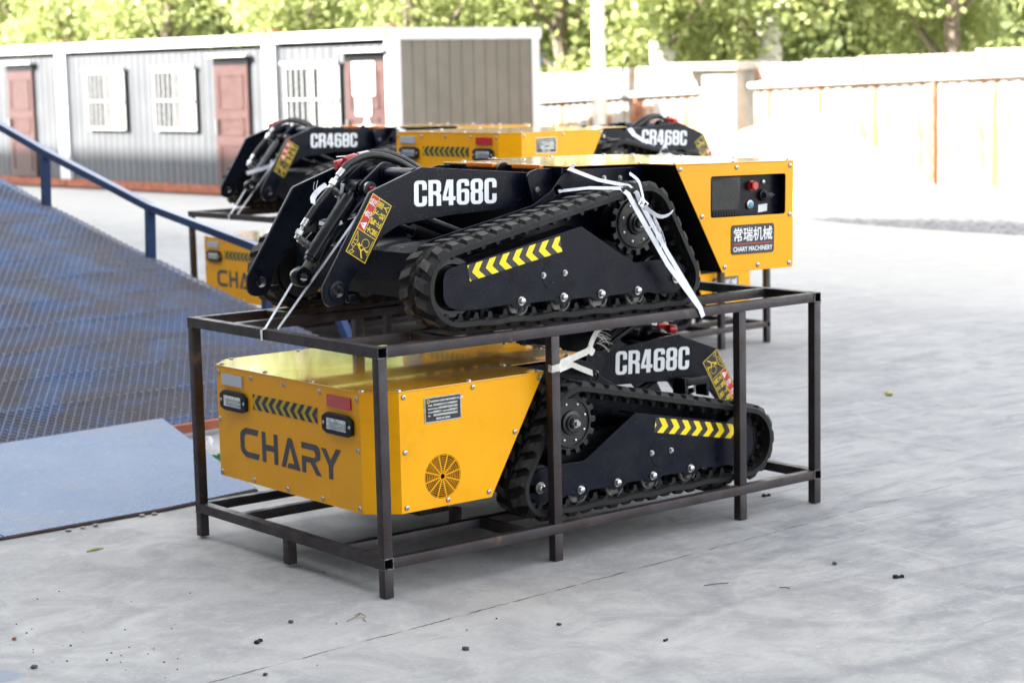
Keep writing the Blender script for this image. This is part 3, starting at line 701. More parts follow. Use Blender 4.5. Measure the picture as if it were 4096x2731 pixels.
        obj('access_disc', curve_mesh('access_disc', [circ(-s*1.446, .186, .061, 40)], 'navy', side(s, .6068), .004, .0012), tf)
        for u_, w_, r_ in ((1.001, .096, .013), (1.199, .096, .013), (1.397, .096, .013), (1.612, .096, .013), (1.390, .192, .009), (1.500, .189, .009)):
            obj('bolt', hexbolt(axis_y(0, 0, 0, s), r_, r_*1.05).mesh('bolt', 'zinc'), tf, (u_, s*.605, w_))
        nb = MB(); nb.lathe([(.024, 0), (.024, .004)], 20, axis_y(.787, s*.606, .136, s)); nb.lathe([(.016, .004), (.016, .020), (.013, .022)], 6, axis_y(.787, s*.606, .136, s)); nb.lathe([(.009, .02), (.009, .034)], 12, axis_y(.787, s*.606, .136, s))
        obj('tension_bolt', nb.mesh('tension_bolt', 'zinc'), tf)
        strip(s, .605, 1.416, .338, 1.876, .250, .062, 7, tf)

    # ---- loader arms
    arm = [(1.13, .56, .02), (1.336, .578), (1.847, .613, .035), (2.088, .527, .03), (2.312, .175), (2.312, .095, .052), (2.218, .095, .052), (2.191, .187), (2.043, .350, .06), (1.960, .392, .09), (1.70, .420), (1.338, .437), (1.13, .44, .02)]
    for s in (1, -1):
        am = obj('loader_arm', curve_mesh('loader_arm', [ro(su(s, arm), 7), circ(-s*2.252, .153, .024, 24)], 'navy', side(s, .285), .020, .002), root)
        ring_ = MB(); ring_.lathe([(.022, -.022), (.040, -.022), (.040, .004), (.033, .007), (.022, .007), (.022, -.022)], 28, axis_y(2.252, s*.285, .153, s), False)
        obj('pin_boss', ring_.mesh('pin_boss', 'navy'), am)
        b = MB(); b.box((2.165, s*.275-.01, .105), (2.205, s*.275+.012, .135)); obj('stop_lug', b.mesh('stop_lug', 'navy', True, .004), am)
        lg = [(1.10, .445, .02), (1.335, .452, .01), (1.372, .575, .035), (1.31, .592, .03), (1.12, .592, .02)]
        lo_ = obj('pivot_plate', curve_mesh('pivot_plate', [ro(su(s, lg))], 'navy', side(s, .345), .012, .002), root)
        obj('pivot_pin', MB().lathe([(.012, -.02), (.012, .006), (.008, .008)], 20, axis_y(1.318, s*.346, .508, s)).mesh('pivot_pin', 'cast_iron'), root)
        # model number: same place on both arms
        u0, w0 = (1.480, .474) if s < 0 else (1.888, .460)
        u1, w1 = (1.915, .452) if s < 0 else (1.478, .458)
        xd = Vector((u1-u0, 0, w1-w0)); nrm = Vector((0, s, 0)); yd = nrm.cross(xd.normalized())
        obj('model_number', model_no(frame2((u0, s*.2863, w0), xd, yd), xd.length, .101), am)
        # warning sticker, upside reading toward the tip on the right arm
        if s > 0: o_, xe, L_, Hh = (2.125, .249), (1.993-2.125, .466-.247), .256, .106
        else: o_, xe, L_, Hh = (1.997, .472), (2.125-1.993, .247-.466), .256, .106
        xd = Vector((xe[0], 0, xe[1])).normalized(); yd = nrm.cross(xd)
        def fr_(e): return frame2(Vector((o_[0], 0, o_[1]))+nrm*(.285+e), xd, yd)
        st = obj('warning_sticker', curve_mesh('warning_sticker', [ro([(0, 0, .003), (L_, 0, .003), (L_, Hh, .003), (0, Hh, .003)])], 'black_decal', fr_(.0012)), am)
        bd = .0028
        obj('sticker_border', join_meshes('sticker_border', [curve_mesh('q', [rect(.002, .002, L_-.002, Hh-.002), rect(.002+bd, .002+bd, L_-.002-bd, Hh-.002-bd)], 'sticker_yellow', fr_(.0022)),
            curve_mesh('q', [rect(.103, .004, .1055, Hh-.004)], 'sticker_yellow', fr_(.0024)), curve_mesh('q', [rect(.105, .064, L_-.004, .0665)], 'sticker_yellow', fr_(.0024))], 'sticker_yellow'), st)
        obj('danger_field', curve_mesh('danger_field', [rect(.1055, .0665, L_-.0048, Hh-.0048)], 'red_decal', fr_(.0020)), st)
        obj('danger_text', join_meshes('danger_text', [curve_mesh('q', [[(.112, .072), (.144, .072), (.128, .099)], [(.1267, .080), (.1293, .080), (.1298, .0915), (.1262, .0915)]], 'white_decal', fr_(.0028)),
            text_mesh('q', '危', .034, 'white_decal', fr_(.0028) @ Matrix.Translation((.160, .0725, 0)), .85, .0003), text_mesh('q', '险', .034, 'white_decal', fr_(.0028) @ Matrix.Translation((.211, .0725, 0)), .85, .0003)], 'white_decal'), st)
        cht = []
        for row, ty in (('大臂下面', .0385), ('禁止站人', .0110)):
            for i, chh in enumerate(row): cht.append(text_mesh('q', chh, .029, 'sticker_yellow', fr_(.0026) @ Matrix.Translation((.111+i*.0355, ty, 0)), .93, .00035))
        obj('sticker_text', join_meshes('sticker_text', cht, 'sticker_yellow'), st)
        def seg(p, q, wd=.0011):
            p = Vector(p); q = Vector(q); d = (q-p).normalized(); n_ = Vector((-d.y, d.x))*wd
            return curve_mesh('q', [[tuple(p+n_), tuple(q+n_), tuple(q-n_), tuple(p-n_)]], 'sticker_yellow', fr_(.0026))
        pg = [seg(*z_) for z_ in (((.036, .094), (.096, .094)), ((.036, .094), (.034, .080)), ((.034, .080), (.064, .074)), ((.064, .074), (.096, .094)), ((.064, .074), (.060, .094)), ((.034, .080), (.020, .084)),
              ((.020, .084), (.010, .094)), ((.010, .094), (.008, .078)), ((.008, .078), (.020, .070)), ((.020, .070), (.020, .084)), ((.014, .012), (.014, .012001)), ((.030, .011), (.095, .011)), ((.050, .094), (.045, .074)))]
        pg.append(curve_mesh('q', [circ(.070, .038, .018, 20), circ(.070, .038, .0162, 20)], 'sticker_yellow', fr_(.0026)))
        pg.append(curve_mesh('q', [circ(.050, .067, .0042, 12)], 'sticker_yellow', fr_(.0026)))
        for p, q in (((.046, .062), (.036, .044)), ((.036, .044), (.050, .034)), ((.050, .034), (.042, .018)), ((.036, .044), (.022, .036)), ((.022, .036), (.012, .026)), ((.046, .060), (.058, .052)), ((.044, .058), (.060, .066)), ((.042, .018), (.050, .014))): pg.append(seg(p, q, .0026))
        obj('pictogram', join_meshes('pictogram', pg, 'sticker_yellow'), st)
        # lift cylinder
        b = MB(); b.tube([(1.20, s*.20, .20), (1.55, s*.20, .325)], .032, 18); b.tube([(1.55, s*.20, .325), (1.82, s*.20, .42)], .016, 14)
        obj('lift_cylinder', b.mesh('lift_cylinder', 'black_paint'), root)
    b = MB(); b.tube([(1.868, -.268, .580), (1.868, .268, .580)], .029, 26); obj('cross_tube', b.mesh('cross_tube', 'navy'), root)
    for v in (-.065, .065):
        def cap(p, q, ra, rb):
            a = math.atan2(q[1]-p[1], q[0]-p[0]); o = []
            for i in range(13): t = a+math.pi/2+math.pi*i/12; o.append((p[0]+ra*math.cos(t), p[1]+ra*math.sin(t)))
            for i in range(13): t = a-math.pi/2+math.pi*i/12; o.append((q[0]+rb*math.cos(t), q[1]+rb*math.sin(t)))
            return o
        cl = [(-p[0], p[1]) for p in cap((1.868, .583), (1.960, .528), .046, .034)]
        obj('clevis_plate', curve_mesh('clevis_plate', [cl], 'navy', Matrix(((-1, 0, 0, 0), (0, 0, 1, v+.008), (0, 1, 0, 0), (0, 0, 0, 1))), .016, .002), root)
        obj('clevis_sleeve', MB().lathe([(.036, -.02), (.038, 0), (.036, .02)], 24, axis_y(1.868, v, .580)).mesh('clevis_sleeve', 'navy'), root)
    b = MB(); b.tube([(1.960, -.095, .528), (1.960, .095, .528)], .017, 18); b.lathe([(.026, 0), (.026, .006)], 20, axis_y(1.960, .075, .528)); b.lathe([(.028, 0), (.028, .007)], 20, axis_y(1.960, .088, .528))
    obj('clevis_pin', b.mesh('clevis_pin', 'zinc'), root)
    obj('pin_tip', MB().lathe([(.008, 0), (.008, .010), (.004, .012)], 10, axis_y(1.960, .095, .528)).mesh('pin_tip', 'red_plastic'), root)
    # tilt cylinder
    A_ = Vector((1.960, 0, .528)); E_ = Vector((2.234, 0, .190)); d = (E_-A_).normalized(); Lc = (E_-A_).length
    b = MB(); b.tube([A_+d*.028, A_+d*.052, A_+d*.054, A_+d*(Lc-.085), A_+d*(Lc-.083), A_+d*(Lc-.072)], [.022, .022, .036, .036, .030, .030], 26)
    b.lathe([(.030, -.040), (.034, -.038), (.034, .038), (.030, .040)], 24, axis_y(A_.x, 0, A_.z))
    cyl = obj('tilt_cylinder', b.mesh('tilt_cylinder', 'gloss_black'), root)
    obj('cylinder_rod', (lambda q: (q.tube([A_+d*(Lc-.075), A_+d*(Lc-.03)], .018, 16), q)[1])(MB()).mesh('cylinder_rod', 'cast_iron'), cyl)
    b = MB(); b.lathe([(.018, -.024), (.036, -.024), (.040, -.018), (.040, .018), (.036, .024), (.018, .024), (.018, -.024)], 30, axis_y(E_.x, 0, E_.z), False); obj('rod_eye', b.mesh('rod_eye', 'gloss_black'), cyl)
    # ports and elbow fittings
    for (pts_, stub) in (((( 1.982, -.06, .600), (2.022, -.06, .560), (2.046, -.06, .532), (2.020, -.06, .508), (1.998, -.055, .488)), (1.990, -.02, .470)),
                         (((2.158, -.06, .408), (2.188, -.06, .368), (2.207, -.06, .341), (2.182, -.06, .321), (2.158, -.055, .304)), (2.150, -.02, .290))):
        p = [Vector(q) for q in pts_]; b = MB()
        def L2(a, c_, t): return a.lerp(c_, t)
        b.tube([p[0], L2(p[0], p[1], .7)], .0145, 14); b.tube([L2(p[0], p[1], .7), p[1], L2(p[1], p[2], .2)], .009, 10)
        b.tube([L2(p[1], p[2], .10), L2(p[1], p[2], .75)], .0165, 6); b.tube([L2(p[1], p[2], .7), p[2], L2(p[2], p[3], .35)], [.011, .0135, .012], 10)
        b.tube([L2(p[2], p[3], .35), L2(p[3], p[4], .2)], .0155, 6); b.tube([L2(p[3], p[4], .15), L2(p[3], p[4], .3)], .010, 10); b.tube([L2(p[3], p[4], .3), p[4]], .0165, 6)
        obj('elbow_fitting', b.mesh('elbow_fitting', 'zinc'), cyl)
        b = MB(); b.tube([p[4], Vector(stub)], .013, 14); obj('port_stub', b.mesh('port_stub', 'black_paint'), cyl)
    def spline(pp, n=8):
        pp = [Vector(q) for q in pp]; out = []
        for i in range(len(pp)-1):
            p0 = pp[max(i-1, 0)]; p1 = pp[i]; p2 = pp[i+1]; p3 = pp[min(i+2, len(pp)-1)]
            for j in range(n):
                t = j/n; out.append(.5*((2*p1)+(p2-p0)*t+(2*p0-5*p1+4*p2-p3)*t*t+(3*p1-p0-3*p2+p3)*t**3))
        out.append(pp[-1]); return out
    for pp, r_ in (([(1.985, -.06, .598), (1.955, -.06, .622), (1.889, -.055, .648), (1.826, -.05, .652), (1.751, -.04, .634), (1.675, -.03, .597), (1.60, -.02, .55), (1.48, 0, .48), (1.34, .02, .42)], .015),
                   ([(1.845, -.12, .652), (1.80, -.12, .660), (1.74, -.11, .660), (1.66, -.10, .634), (1.586, -.09, .590), (1.48, -.07, .52), (1.34, -.04, .43)], .013),
                   ([(1.81, -.16, .648), (1.76, -.16, .655), (1.70, -.15, .645), (1.62, -.14, .605), (1.52, -.12, .54), (1.34, -.1, .44)], .012),
                   ([(2.155, -.06, .410), (2.12, -.06, .452), (2.07, -.06, .500), (2.02, -.065, .545), (1.96, -.08, .585), (1.90, -.10, .605), (1.83, -.10, .60)], .014)):
        hb = MB(); hb.tube(spline(pp), r_, 12); obj('hydraulic_hose', hb.mesh('hydraulic_hose', 'hose'), root)
    b = MB(); b.tube([(1.870, -.12, .648), (1.838, -.12, .653), (1.820, -.12, .656)], .0155, 12); b.tube([(1.830, -.16, .646), (1.80, -.16, .652)], .0145, 12)
    b.tube([(1.97, -.13, .648), (1.86, -.13, .652)], .0022, 6); obj('quick_coupler', b.mesh('quick_coupler', 'zinc'), root)
    for p, q in (((1.962, -.15, .612), (1.918, -.15, .620)), ((1.935, -.12, .630), (1.875, -.12, .642))):
        p = Vector(p); q = Vector(q); b = MB(); b.tube([p, p.lerp(q, .1), p.lerp(q, .85), q], [.016, .020, .0205, .017], 18); obj('dust_cap', b.mesh('dust_cap', 'red_plastic'), root)
    b = MB(); b.tube(spline([(1.90, -.12, .615), (1.93, -.10, .59), (1.955, -.09, .565), (1.93, -.10, .545)]), .0025, 6); obj('cap_tether', b.mesh('cap_tether', 'red_plastic'), root)
    return root

# ================================================================== STEEL CRATE
Lc, Wc, Hc, ZR, T = 2.3552, 1.3825, .9370, .1509, .040
P2, P3 = .8208, 1.8525
def hollow(a, b, axis, wall=.0025):
    """square tube between two corners with open ends along axis"""
    a = list(a); b = list(b); m_ = MB(); i, j = [q for q in range(3) if q != axis]
    def ringv(ax, inset):
        o = []
        for (pi, pj) in ((0, 0), (1, 0), (1, 1), (0, 1)):
            v = [0, 0, 0]; v[axis] = ax; v[i] = (b[i]-inset) if pi else (a[i]+inset); v[j] = (b[j]-inset) if pj else (a[j]+inset); o.append(tuple(v))
        return o
    vs = ringv(a[axis], 0)+ringv(b[axis], 0)+ringv(a[axis], wall)+ringv(b[axis], wall); fs = []
    for q in range(4):
        n_ = (q+1) % 4; fs += [(q, n_, 4+n_, 4+q), (8+q, 12+q, 12+n_, 8+n_), (q, 8+q, 8+n_, n_), (4+q, 4+n_, 12+n_, 12+q)]
    return m_.add(vs, fs)
def make_crate():
    root = empty('steel_crate')
    g = .0006
    for zt in (Hc, ZR):
        for x0 in (0, Lc-T): obj('end_rail', hollow((x0, 0, zt-T), (x0+T, Wc, zt), 1).mesh('end_rail', 'steel', True, 0), root)
        for y0 in (0, Wc-T): obj('long_rail', MB().box((T+g, y0+g, zt-T+g), (Lc-T-g, y0+T-g, zt-g)).mesh('long_rail', 'steel', True, .0012), root)
        xc = .36 if zt == Hc else .675
        for y0 in (.298, 1.045): obj('inner_rail', MB().box((T+g, y0, zt-T+g), (Lc-T-g, y0+T, zt-.0012)).mesh('inner_rail', 'steel', True, .0012), root)
        for x0 in ((xc, 1.62) if zt == Hc else (xc, 1.80)):
            for (ya, yb) in ((T+g, .298-g), (1.045+T+g, Wc-T-g)): obj('cross_rail', MB().box((x0, ya, zt-T+g), (x0+T, yb, zt-.0012)).mesh('cross_rail', 'steel', True, .0012), root)
    for x0 in (0, Lc-T):
        for y0 in (0, Wc-T):
            obj('post', MB().box((x0+g, y0+g, ZR+g), (x0+T-g, y0+T-g, Hc-T-g)).mesh('post', 'steel', True, .0012), root)
            obj('foot', MB().box((x0+g, y0+g, .003 if y0 == 0 else .008), (x0+T-g, y0+T-g, ZR-T-g)).mesh('foot', 'steel', True, .0012), root)
        obj('foot', MB().box((x0+g, .66, .012), (x0+T-g, .70, ZR-T-g)).mesh('foot', 'steel', True, .0012), root)
    for x0 in (P2, P3):
        for y0 in (0, Wc-T):
            obj('post', MB().box((x0, y0+g, ZR+g), (x0+T, y0+T-g, Hc-T-g)).mesh('post', 'steel', True, .0012), root)
            obj('foot', MB().box((x0, y0+g, .002), (x0+T, y0+T-g, ZR-T-g)).mesh('foot', 'steel', True, .0012), root)
        obj('foot', MB().box((x0, .66, .012), (x0+T, .70, ZR-T-g)).mesh('foot', 'steel', True, .0012), root)
        obj('cross_rail', MB().box((x0, T+g, ZR-T-.001), (x0+T, Wc-T-g, ZR-T*1.0-.0012+.0)).mesh('cross_rail', 'steel', False), root) if False else None
    rnd = random.Random(5); b = MB()
    def bead(p, q, n):
        p = Vector(p); q = Vector(q)
        for i in range(n):
            c_ = p.lerp(q, (i+.5)/n); r_ = .0026*rnd.uniform(.7, 1.35)
            j_ = Vector((rnd.uniform(-1, 1), rnd.uniform(-1, 1), rnd.uniform(-1, 1)))*.0012
            b.lathe([(r_*.5, -r_), (r_, -r_*.3), (r_, r_*.3), (r_*.5, r_)], 6, Matrix.Translation(c_+j_))
    for x0, sgn in ((0, 1), (Lc-T, -1)):
        for zt in (Hc-T, ZR, ZR-T):
            bead((x0, 0, zt), (x0+T, 0, zt), 11)
            if x0 == 0: bead((0, 0, zt), (0, T, zt), 9); bead((0, Wc-T, zt), (0, Wc, zt), 9)
        xs = x0+T if x0 == 0 else x0
        for zt in (Hc, ZR): bead((xs, 0, zt-T), (xs, 0, zt), 10)
    bead((T, .338, ZR-T), (T, .338, ZR), 8); bead((.36, .298, Hc-T), (.36, .298, Hc), 8); bead((Lc-T, .298, Hc-T), (Lc-T, .298, Hc), 8)
    obj('weld_bead', b.mesh('weld_bead', 'weld', True), root)
    return root

loader = make_loader(); crate = make_crate()
def put_crate(o, dx, dy, th): o.location = (dx, dy, 0); o.rotation_euler = (0, 0, th); return Matrix.Translation((dx, dy, 0)) @ Matrix.Rotation(th, 4, 'Z')
PT = -.018568
def upper(facing_left=True, pitch=PT):
    # pivot so that it stands as measured: rear plate at x=2.353, nose a little up
    if facing_left:
        m_ = Matrix.Translation((2.3532, Wc/2-.0015, .93696)) @ Matrix.Rotation(math.pi, 4, 'Z')
    else: m_ = Matrix.Translation((.030, Wc/2, .93696)) 
    return m_ @ Matrix.Translation((1.4, 0, 0)) @ Matrix.Rotation(pitch, 4, 'Y') @ Matrix.Translation((-1.4, 0, 0))
def lower(rear_left=True):
    if rear_left: return Matrix.Translation((.0301, Wc/2, ZR))
    return Matrix.Translation((2.325, Wc/2, ZR)) @ Matrix.Rotation(math.pi, 4, 'Z')
grpL = 'tracked loaders packed two to a crate'
LA = [(None, 'upper', True, 'yellow and navy tracked loader riding on top of the front crate, arms to the left'),
      (None, 'lower', True, 'yellow and navy tracked loader inside the front crate with its lettered yellow rear plate showing')]
CR = {'A': (0, 0, 0.0), 'B': (3.364, 5.886, .014), 'C': (3.597, 3.67, .034)}
crates = {}
labC = {'A': 'dark bare steel crate frame standing nearest on the concrete, holding two loaders', 'B': 'steel crate farthest back on the left behind the blue ramp rail', 'C': 'steel crate right behind the front one, its corner post showing at the right'}
for q, (dx, dy, th) in CR.items():
    o = crate if q == 'A' else copy_tree(crate)
    crates[q] = put_crate(o, dx, dy, th); tag(o, labC[q], 'crate', 'steel crates in the yard')
specs = [('A', upper(True), LA[0][3]), ('A', lower(True), LA[1][3]),
         ('B', upper(True), 'tracked loader on top of the farthest crate at the back left, arms to the left'),
         ('B', lower(True), 'tracked loader inside the farthest crate, its orange rear plate half hidden by the ramp'),
         ('C', upper(False, -PT*.2), 'tracked loader on the middle crate with yellow rear box left and arm right'),
         ('C', lower(False), 'tracked loader low in the middle crate, only its yellow side and nameplate showing')]
loaders = []
for i, (cq, mm, lab) in enumerate(specs):
    loaders.append(loader if i == 0 else copy_tree(loader))
for o, (cq, mm, lab) in zip(loaders, specs):
    mw = crates[cq] @ mm
    o.rotation_mode = 'XYZ'; o.location = mw.to_translation(); o.rotation_euler = mw.to_euler()
    tag(o, lab, 'track loader', grpL)
UP = upper(True); LOW = lower(True)
def pu(u, v, w_): return UP @ Vector((u, v, w_))

# ================================================================== STRAPS
def strap(name, label, pieces, mat='strap_white', place=None, width=.022):
    b = MB()
    for pts, sdv, wd in pieces: b.band(pts, wd or width, sdv)
    o = obj(name, b.mesh(name, mat, True)); tag(o, label, 'strap', 'white lashing straps')
    if place is not None: o.matrix_world = place
    return o
def front_pieces():
    yA, yB = .795, .762
    return [([pu(1.93, .02, .50), Vector((.133, .771, 1.108)), Vector((.016, yA, Hc+.002)), Vector((-.002, yA, Hc-.002)), Vector((-.0018, yA, Hc-T-.004))], (.25, 1, 0), .024),
            ([pu(1.93, .10, .53), Vector((.297, .591, 1.331)), Vector((.050, yB-.01, Hc+.003)), Vector((.046, yB-.008, Hc-T))], (.25, 1, 0), .024),
            ([Vector((-.0018, yA, Hc-T-.002)), Vector((.02, yA, Hc-T-.003)), Vector((.046, yA-.02, Hc-T-.001))], (0, 1, 0), .024)]
def rear_pieces():
    e = Vector((1.640, -.003, Hc-T+.001))
    kx = Vector((1.622, -.003, Hc-.0))
    return [([pu(1.165, .404, .600), pu(1.205, .412, .592), pu(1.12, .50, .545), pu(1.055, .61, .522), pu(1.045, .648, .495), pu(1.035, .660, .455), pu(.90, .672, .25), kx+Vector((0, -.001, 0)), e], [(0,0,1)]*0 or (.75, 0, .35), .021),
            ([pu(1.250, .404, .500), pu(1.236, .412, .503), pu(1.17, .50, .515), pu(1.105, .62, .514), pu(1.095, .652, .492), pu(1.06, .662, .43), pu(.90, .676, .20), kx+Vector((-.006, -.003, .0)), e+Vector((-.004, -.002, 0))], (.75, 0, .35), .023)]
s1 = strap('lashing_strap', 'pair of white strap runs from the front crate end rail up behind the arm', front_pieces())
s2 = strap('lashing_strap', 'white buckled strap pulled tight over the near track to the top rail', rear_pieces())
# buckle and loose tail of the rear strap
b = MB(); c0 = pu(1.032, .672, .452)
def loop(cc, ax, ay, w_, h_, r_=.0032):
    p = [cc+ax*(w_*sx)+ay*(h_*sy) for sx, sy in ((-1, -1), (1, -1), (1, 1), (-1, 1), (-1, -1))]; b.tube(p, r_, 8)
ax = Vector((.80, 0, -.6)).normalized(); ay = Vector((.6, 0, .8)).normalized()
loop(c0, ax, ay, .020, .014); b.tube([c0-ay*.016, c0+ay*.016], .003, 8)
obj('buckle', b.mesh('buckle', 'chrome'), s2)
def spl(pp, n=6):
    pp = [Vector(q) for q in pp]; out = []
    for i in range(len(pp)-1):
        p0 = pp[max(i-1, 0)]; p1 = pp[i]; p2 = pp[i+1]; p3 = pp[min(i+2, len(pp)-1)]
        for j in range(n):
            t = j/n; out.append(.5*((2*p1)+(p2-p0)*t+(2*p0-5*p1+4*p2-p3)*t*t+(3*p1-p0-3*p2+p3)*t**3))
    out.append(pp[-1]); return out
b = MB(); b.band(spl([c0+Vector((0, -.004, 0)), pu(1.040, .672, .50), pu(1.062, .675, .545), pu(1.095, .66, .575)]), .022, (.7, .4, .25))
b.band(spl([c0+Vector((0, -.006, -.01)), pu(.995, .685, .415), pu(.955, .69, .398), pu(.915, .692, .402), pu(.885, .69, .418)]), .016, (.1, -.5, .8))
rr = random.Random(3)
for i in range(9):
    a_ = pu(1.005-rr.uniform(0, .03), .682, .40+rr.uniform(-.02, .01)); z_ = a_+Vector((.035+rr.uniform(-.01, .03), -.006+rr.uniform(-.01, .01), -.085-rr.uniform(0, .05)))
    b.tube(spl([a_, a_.lerp(z_, .5)+Vector((rr.uniform(-.008, .008), -.004, 0)), z_], 4), .0011, 4)
obj('loose_end', b.mesh('loose_end', 'strap_white'), s2)
# shredded ends round the tilt cylinder
b = MB(); b.band(spl([pu(2.150, -.03, .470), pu(2.135, -.05, .495), pu(2.10, -.055, .525), pu(2.072, -.05, .542)]), .022, (0, .6, .8))
b.band(spl([pu(2.13, -.02, .395), pu(2.095, .02, .385), pu(2.06, .04, .397)]), .014, (0, .3, 1))
b.band(spl([pu(2.00, -.04, .545), pu(2.005, -.045, .51), pu(2.02, -.05, .46)]), .018, (1, .2, 0))
b.tube(spl([pu(2.118, -.05, .50), pu(2.12, -.05, .535), pu(2.112, -.05, .56)], 4), .001, 4); b.tube(spl([pu(2.12, -.055, .50), pu(2.13, -.055, .53), pu(2.128, -.05, .555)], 4), .001, 4)
obj('loose_end', b.mesh('loose_end', 'strap_white'), s1)
# strap round the second post, tied to the lower loader
def pl_(u, v, w_): return LOW @ Vector((u, -v, w_))
zz = .770; h_ = .030
pc = [([Vector((P2-.002, .02, zz+.002)), Vector((P2-.002, -.002, zz)), Vector((P2+.005, -.003, zz)), Vector((P2+T-.005, -.003, zz+.003)), Vector((P2+T+.002, .003, zz+.004)), Vector((P2+T+.03, .03, zz+.012)), pl_(1.045, .60, .650), pl_(1.10, .57, .660)], (0, 0, 1), .028),
      ([Vector((P2+T+.002, .006, zz-.006)), pl_(1.00, .56, .602), pl_(1.13, .47, .560), pl_(1.235, .42, .525)], (0, .25, 1), .026)]
s3 = strap('lashing_strap', 'greyish white strap knotted round the near middle post of the front crate', pc, 'strap_aged')
b = MB(); b.band(spl([pl_(1.085, .575, .655), pl_(1.12, .56, .695), pl_(1.155, .56, .735)]), .030, (.8, .2, -.5)); b.band(spl([pl_(1.07, .585, .655), pl_(1.10, .57, .640), pl_(1.12, .56, .655)]), .028, (0, .2, 1))
for i in range(14):
    a_ = pl_(1.14+rr.uniform(-.01, .02), .56, .68+rr.uniform(-.01, .04)); z_ = a_+Vector((.03+rr.uniform(0, .05), rr.uniform(-.01, .01), -.01+rr.uniform(-.04, .015)))
    b.tube(spl([a_, a_.lerp(z_, .5)+Vector((0, 0, .008)), z_], 4), .0010, 4)
obj('loose_end', b.mesh('loose_end', 'strap_aged'), s3)
# the farther crates
MBm = crates['B']; MCm = crates['C']
strap('lashing_strap', 'white strap hanging from the farthest upper loader to its crate end rail', front_pieces() + [([pu(2.03, .0, .40), pu(2.09, .06, .33), pu(2.16, .05, .31), pu(2.26, .0, .28)], (0, .2, 1), .028)], place=MBm)
strap('lashing_strap', 'white strap over the hood side of the farthest upper loader', rear_pieces()[:1], place=MBm)
UC = upper(False, -PT*.2)
def pc_(u, v, w_): return UC @ Vector((u, -v, w_))
strap('lashing_strap', 'white knotted strap beside the arm number of the middle upper loader', [([pc_(1.245, .41, .59), pc_(1.20, .50, .55), pc_(1.31, .60, .455), pc_(1.40, .66, .40), pc_(1.5, .67, .10)], (.8, 0, .3), .034), ([pc_(1.45, .56, .52), pc_(1.38, .60, .47), pc_(1.30, .64, .42)], (.4, 0, 1), .045), ([pc_(1.38, .62, .475), pc_(1.33, .63, .41), pc_(1.26, .64, .39)], (.4, 0, 1), .05)], place=MCm)
MATEOF = 0

# ================================================================== SETTING
# ground: one sheet to the horizon
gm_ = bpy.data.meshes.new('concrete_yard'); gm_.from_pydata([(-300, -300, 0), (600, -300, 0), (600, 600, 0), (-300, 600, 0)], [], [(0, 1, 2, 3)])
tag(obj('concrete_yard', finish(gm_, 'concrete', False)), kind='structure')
# ramp
DL = Vector((.9986, .052, 0)); DN = Vector((-.052, .9986, 0)); B0 = Vector((2.827, 3.600, .08))
def rp3(x_, s_, h=0.): return B0+DL*x_+DN*s_+Vector((0, 0, h))       # x_<=0 across, s_ up the ramp
def rz(s_): return .190*s_+.0042*s_*s_
ramp = empty('loading_ramp', (2.0, 3.6, 0), 0, 'long blue steel yard ramp with rusty expanded mesh deck and side rail', 'ramp')
def robj(nm, b, mat, smooth=True, bevel=0.):
    me = b.mesh(nm, mat, smooth, bevel); me.transform(Matrix.Translation((-2.0, -3.6, 0))); return obj(nm, me, ramp)
b = MB(); p = .052; q = .038; nx = 106; ns = int(9.0/q); vs = []; fs = []
rnd = random.Random(11)
for k_ in range(ns):
    o = len(vs)
    for i in range(nx+1):
        ph = (i+k_) % 2; s_ = k_*q+(q*.50 if ph else -q*.50)*1.0; x_ = -(i*p*.5+.006)
        sag = .005*math.sin(x_*2.1+.6)*math.sin(s_*1.4)+.003*math.sin(s_*5.3+x_*3)
        c_ = rp3(x_, s_, rz(max(s_, 0))+sag)
        wv = .0072
        vs.append(tuple(c_+Vector((0, -wv, -.0046)))); vs.append(tuple(c_+Vector((0, wv*.8, .0056))))
    for i in range(nx): fs.append((o+2*i, o+2*i+2, o+2*i+3, o+2*i+1))
b.add(vs, fs); deck_ = robj('mesh_deck', b, 'ramp_mesh_paint', False)
b = MB()
for s0, s1_ in ((i*.5, (i+1)*.5) for i in range(18)):
    for x_ in (-.0,):
        a0 = rp3(x_, s0, rz(s0)-.012); a1 = rp3(x_, s1_, rz(s1_)-.012); z0 = Vector((0, 0, -.09)); t_ = DL*-.045
        vs = [a0, a0+t_, a1+t_, a1, a0+z0, a0+t_+z0, a1+t_+z0, a1+z0]
        b.add([tuple(v_) for v_ in vs], [(0, 1, 2, 3), (7, 6, 5, 4), (0, 4, 5, 1), (1, 5, 6, 2), (2, 6, 7, 3), (3, 7, 4, 0)])
robj('stringers', b, 'blue_tube', False)
b = MB()
for s0 in [i*.45+.2 for i in range(19)]:
    a = rp3(0, s0, rz(s0)-.06); e = rp3(-2.7, s0, rz(s0)-.06); b.tube([a, e], .022, 4)
robj('cross_bars', b, 'blue_tube', False)
b = MB()          # toe beam under the lower edge and added dark sheet painting in the shade beneath the mesh
a = rp3(0, -.03, -.028); e = rp3(-3.0, -.03, -.028); b.tube([a, e], .034, 4); robj('toe_beam', b, 'rust_red', False)
b = MB(); 
for s0 in range(9):
    a0 = rp3(0, s0, rz(s0)-.105); a1 = rp3(0, s0+1, rz(s0+1)-.105); c1 = rp3(-2.7, s0+1, rz(s0+1)-.105); c0_ = rp3(-2.7, s0, rz(s0)-.105)
    b.add([tuple(v_) for v_ in (a0, a1, c1, c0_)], [(0, 1, 2, 3)])
robj('shade_sheet', b, 'ramp_under_shade', False)
rail_pts = [(9.0, 2.40), (5.20, 1.565), (4.40, 1.345), (2.95, .985), (1.70, .775), (.95, .60), (.80, .40), (.62, .14)]
